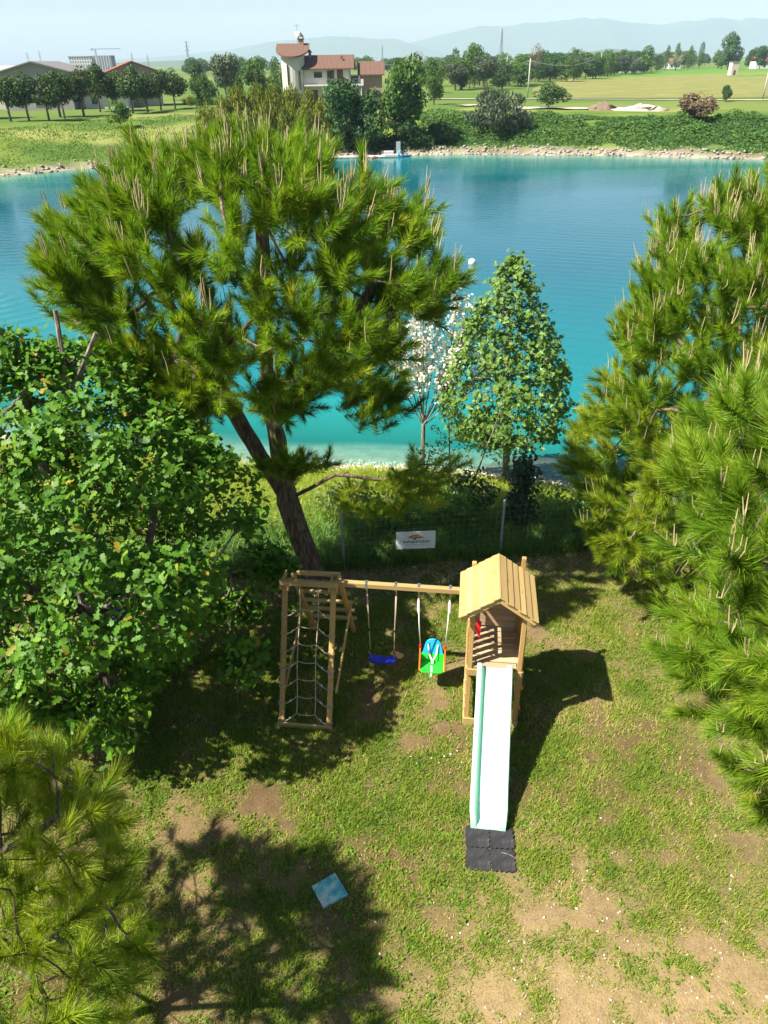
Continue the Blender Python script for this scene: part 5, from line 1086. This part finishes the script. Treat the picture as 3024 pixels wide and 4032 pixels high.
def simple_house(name, label, x, y, w, d, h, rise, rz, mw, mr, wins, gable_front=False):
    t = thing(name, label, 'house' if name != 'warehouse' else 'warehouse', on(x, y, -.1), rz)
    MB().box((-w / 2, 0, 0), (w / 2, d, h)).build('wall', mw, t)
    if gable_front:
        MB().add([(-w / 2, .02, h), (w / 2, .02, h), (0, .02, h + rise), (-w / 2, d - .02, h), (w / 2, d - .02, h), (0, d - .02, h + rise)], [(0, 1, 2), (5, 4, 3), (0, 3, 4, 1)]).build('gable', mw, t)
        mb = MB()
        for s in (-1, 1): mb.add([(s * (w / 2 + .7), -.7, h - .7 * rise / (w / 2)), (s * (w / 2 + .7), d + .5, h - .7 * rise / (w / 2)), (0, d + .5, h + rise), (0, -.7, h + rise), (s * (w / 2 + .7), -.7, h + .25 - .7 * rise / (w / 2)), (s * (w / 2 + .7), d + .5, h + .25 - .7 * rise / (w / 2)), (0, d + .5, h + rise + .25), (0, -.7, h + rise + .25)], [(0, 1, 2, 3), (7, 6, 5, 4), (0, 4, 5, 1), (1, 5, 6, 2), (2, 6, 7, 3), (3, 7, 4, 0)])
        mb.build('roof', mr, t)
    else: pitched(MB(), -w / 2 - .5, w / 2 + .5, 0, d, h + rise, h - .1, .6).build('roof', mr, t)
    for a, b, z0, z1 in wins:
        f = MB().box((a - .1, -.06, z0 - .1), (b + .1, .05, z1 + .1)).build('window', m_white_p, t); MB().box((a, -.09, z0), (b, -.02, z1)).build('pane', m_glass, f)
    return t
m_grey_roof = flat('grey_sheet_roof', (.16, .15, .15), .7, .15, .5); m_grey_wall = flat('grey_render', (.30, .29, .27), .9, .12, .4)
simple_house('warehouse', 'grey warehouse with a low gable roof behind the pine row', -70.5, 176, 13.5, 22, 7.0, 1.7, .12, m_grey_wall, m_grey_roof, [(-4.5, -3, 1, 2.4), (-1, .5, 1, 2.4), (2.5, 4, 1, 2.4)], True)
simple_house('warehouse', 'long low building with a pale roof at the far end of the pine row', -86, 182, 14, 14, 7.0, 1.2, .1, m_plaster, flat('pale_roof', (.36, .31, .28), .8, .1, .5), [(-4, -2.5, 1, 2.5), (1, 2.5, 1, 2.5)])
simple_house('house', 'house with orange red tiled roof behind the pine row', -53.0, 186, 11, 10, 6.6, 1.9, .35, m_grey_wall, m_tile_r, [(-3.5, -2.3, 3, 4.4), (1.8, 3, 3, 4.4), (-3.5, -2.3, .8, 2.2)], True)
simple_house('house', 'white low house annex glimpsed between the pine trunks', -58, 180, 9, 5, 3.0, .5, .05, m_white_p, m_tile_r, [(-3, -1.8, .9, 2.2), (1, 2.2, .9, 2.2)])
for x, y, w, lab in ((222, 640, 9, 'small far farmhouse with red roof among the poplars'), (262, 575, 16, 'far red roofed house by the big dark tree'), (150, 520, 18, 'far white farm shed behind the belt of trees')):
    simple_house('house', lab, x, y, w, 10, 4.5, 2.6, 0, m_white_p, m_tile_r, [(-3, -1.5, 1.2, 2.8), (2, 3.5, 1.2, 2.8)])
ht = thing('concrete_hut', 'tall bare concrete hut standing at the edge of the green field', 'hut', on(166, 397), .1)
MB().box((-1.6, 0, 0), (1.6, 3.2, 5.4)).build('wall', flat('bare_concrete', (.52, .47, .40), .9, .15, 1), ht); MB().box((-1.8, -.2, 5.4), (1.8, 3.4, 5.6)).build('roof', m_grey_roof, ht); MB().box((-.5, -.05, 0), (.5, .02, 2.1)).build('door', m_shut, ht)
# low garden hedge and drive by the houses
for k, (x, y, c_) in enumerate(((-41.5, 186, 'gold'), (-38, 188, 'fresh'), (-35.5, 186, 'fresh'), (-33, 190, 'brown'))):
    far_tree(c_, x, y, 2.0, 2.6, 'shrub', ('small yellow ball shrub in the garden across the lake', 'small clipped green shrub beside the yellow ball shrub', 'clipped green shrub further along the garden edge', 'small reddish shrub at the end of the garden edge')[k], None, 'shrub')
hd = MB(); hd.box((0, 0, 0), (14, 1.0, 1.3)); V, F, va = cloud(5200, [(x_, .5, .8, .7, .7, .8) for x_ in np.linspace(.3, 13.7, 20)], .10, 777)
hg = thing('clipped_hedge', 'long low clipped hedge in the garden behind the pines', 'hedge', on(-44, 190), -.05); link('foliage', npmesh('foliage', V, F, BIG['fresh'], var=va), hg); hd = MB().box((.1, .25, 0), (13.9, .75, 1.0)).build('branches', flat('hedge_core', (.03, .05, .015), .9), hg)
# block of flats with a crane
ap = thing('apartment_block', 'pale unfinished block of flats on the plain, far behind the red roofed house', 'building', on(-299, 900))
m_apt = flat('pale_facade', (.50, .50, .52), .9, .1, .1); m_aptd = flat('facade_dark', (.16, .18, .22), .8, .1, .1)
MB().box((-22, 0, 0), (2, 14, 15.4)).build('wall', m_apt, ap); MB().box((2.01, 1, 0), (22, 14, 16.2)).build('wall', m_aptd, ap); MB().box((-22.5, -.5, 15.4), (2.2, 14.5, 15.9)).build('roof', m_brick, ap)
for k in range(9):
    for j in range(5): f = MB().box((-21 + k * 2.6, -.15, 1.2 + j * 2.9), (-19.8 + k * 2.6, .05, 2.9 + j * 2.9)).build('window', m_aptd if k < 9 else m_apt, ap)
for k in range(7): MB().box((3.2 + k * 2.7, .8, 0), (3.8 + k * 2.7, .99, 16.2)).build('pilaster', m_apt, ap)
crn = thing('tower_crane', 'slim grey tower crane standing over the unfinished flats', 'crane', on(-290, 895))
m_crane = flat('crane_steel', (.30, .33, .38), .6, .1)
MB().box((-.6, -.6, 0), (.6, .6, 21.5)).build('mast', m_crane, crn); MB().box((-4, -.4, 21.5), (26, .4, 22.3)).build('jib', m_crane, crn); MB().box((-4.4, -.7, 20.6), (-2.6, .7, 22.6)).build('counterweight', m_crane, crn)
# lattice pylons
def pylon_mesh(h):
    mb = MB(); b = h * .09
    lv = [(0, b), (.35, b * .55), (.62, b * .28), (1, b * .06)]
    for sx in (-1, 1):
        for sy in (-1, 1): mb.tube([(sx * w, sy * w, z * h) for z, w in lv], h * .006, 4, False)
    for k in range(12):
        z0, z1 = k / 12, (k + 1) / 12; w0, w1 = np.interp([z0, z1], [q[0] for q in lv], [q[1] for q in lv]); s = 1 if k % 2 else -1
        for y in (-1, 1): mb.tube([(-s * w0, y * w0, z0 * h), (s * w1, y * w1, z1 * h)], h * .004, 3, False); mb.tube([(y * w0, -s * w0, z0 * h), (y * w1, s * w1, z1 * h)], h * .004, 3, False)
    return mb
m_py = flat('pylon_steel', (.24, .26, .28), .6, .1, .2, .3)
def pylon(x, y, h, lab, arms=3, grp=None):
    t = thing('pylon', lab, 'pylon', on(x, y, -.2), .4, grp); pylon_mesh(h).build('lattice', m_py, t)
    for k in range(arms): z = h * (.70 + .12 * k); MB().tube([(-h * .10, 0, z), (0, 0, z + h * .03), (h * .10, 0, z)], h * .006, 4).build('cross_arm', m_py, t)
pylon(-484, 1200, 24, 'hazy lattice pylon of the pair above the grey warehouse', 3, 'pair of hazy pylons above the warehouse'); pylon(-467, 1200, 25.5, 'hazy lattice pylon of the pair above the grey warehouse', 3, 'pair of hazy pylons above the warehouse')
pylon(-255, 900, 19, 'hazy pylon with a round tank beside the red roofed house', 2); pylon(-239, 900, 17, 'short hazy pylon without a tank near the red roofed house', 2)
pylon(-175, 800, 26, 'lattice pylon standing alone above the end of the pine row'); pylon(100, 700, 29, 'tall slim lattice pylon above the belt of trees', 0); pylon(7, 1200, 26, 'far faint pylon beside the villa side wing')
# utility poles and their cable
POL = [(35.0, 197, 8.2), (42.5, 282, 8.8), (81.1, 176.9, 6.6), (104, 400, 10.0), (143, 470, 8)]
m_pole = flat('concrete_pole', (.50, .48, .45), .8, .1)
for (x, y, h), lab in zip(POL, ('concrete utility pole behind the grey green shrub', 'further concrete utility pole at the start of the tree belt', 'leaning concrete pole beside the gravel path in the field', 'tall concrete pole in front of the tree belt', 'far small concrete pole near the poplars')):
    t = thing('utility_pole', lab, 'pole', on(x, y, -.2)); MB().lathe([(.17, 0), (.10, h), (.02, h + .03)], 10).build('shaft', m_pole, t, smooth=True)
    if h > 7.5: MB().bar((-.6, 0, h - .5), (.6, 0, h - .5), .1, .1).build('cross_arm', m_pole, t)
def cable(a, b, lab, sag=1.2):
    p, q = Vector(a), Vector(b); o = MB().tube([p + (q - p) * u - Vector((0, 0, 4 * sag * u * (1 - u))) for u in np.linspace(0, 1, 16)], .035, 4).build('overhead_cable', m_pole); tag(o, lab, 'cable')
def ptop(i): x, y, h = POL[i]; return (x, y, gz(x, y) + h - .6)
cable(ptop(0), ptop(3), 'pale overhead cable strung from the shrub pole to the tree belt pole', 2.5); cable(ptop(1), (-2, 250, 9), 'pale overhead cable running from the tree belt pole towards the villa', 1.5); cable(ptop(3), ptop(4), 'far overhead cable strung past the tree belt towards the poplars', 1.0)

# ------------------------------------------------------------------ hills, mountains, haze
def ridge(name, pts, depth, m, rough, seed):
    xs = np.linspace(pts[0][0], pts[-1][0], 220); top = np.interp(xs, [p[0] for p in pts], [p[2] for p in pts]); yy = np.interp(xs, [p[0] for p in pts], [p[1] for p in pts])
    top = top * (1 + rough * (fbm(xs * .004, 0 * xs + seed, 0, 1, 4) - .5)); V = []; nu = 10
    for j in range(nu):
        u = j / (nu - 1); y = yy - depth * (1 - u); z = -5 + (top + 5) * (u ** 1.3) * (1 + .25 * (1 - u) * (fbm(xs * .006, u * 3 + 0 * xs, seed, 1, 3) - .5)); V.append(np.stack([xs, y, z], -1))
    V.append(np.stack([xs, yy + depth, 0 * xs - 5], -1)); V = np.array(V); k = len(xs); idx = np.arange(V.shape[0] * k).reshape(V.shape[0], k)
    q = np.stack([idx[:-1, :-1], idx[:-1, 1:], idx[1:, 1:], idx[1:, :-1]], -1).reshape(-1, 4)
    return tag(link(name, npmesh(name, V.reshape(-1, 3), q, m, True)), kind='structure')
m_mt = flat('mountain_forest', (.07, .10, .06), .95, .3, .003)
ridge('mountains', [(-3200, 7600, 20), (-1900, 7600, 60), (-1250, 7600, 110), (-950, 7600, 170), (-430, 7600, 205), (130, 7600, 170), (330, 7600, 120), (600, 7600, 60)], 900, m_mt, .25, 3)
ridge('mountains', [(-300, 8400, 60), (350, 8400, 150), (800, 8400, 265), (1450, 8400, 305), (2100, 8400, 320), (2750, 8400, 285), (3700, 8400, 310), (5200, 8400, 330)], 1000, m_mt, .2, 8)
ridge('low_hill', [(-1100, 2600, 6), (-700, 2600, 16), (-580, 2600, 19), (-430, 2600, 15), (-200, 2600, 6)], 260, m_mt, .3, 5)
ridge('low_hill', [(450, 2700, 8), (650, 2700, 24), (720, 2700, 33), (800, 2700, 26), (1000, 2700, 10)], 260, m_mt, .3, 6)
HAZE = bpy.data.materials.new('haze_air'); HAZE.use_nodes = True; hn = HAZE.node_tree.nodes; hn.clear()
pv = hn.new('ShaderNodeVolumePrincipled'); pv.inputs['Color'].default_value = (.58, .74, 1.0, 1); pv.inputs['Density'].default_value = .00011; pv.inputs['Anisotropy'].default_value = .0
ho = hn.new('ShaderNodeOutputMaterial'); HAZE.node_tree.links.new(pv.outputs[0], ho.inputs['Volume'])
hb = MB().box((-7500, -75, -12), (7500, 9700, 420)).build('haze', HAZE); tag(hb, 'pale blue haze lying over the plain and the mountains', 'haze', kind='stuff')
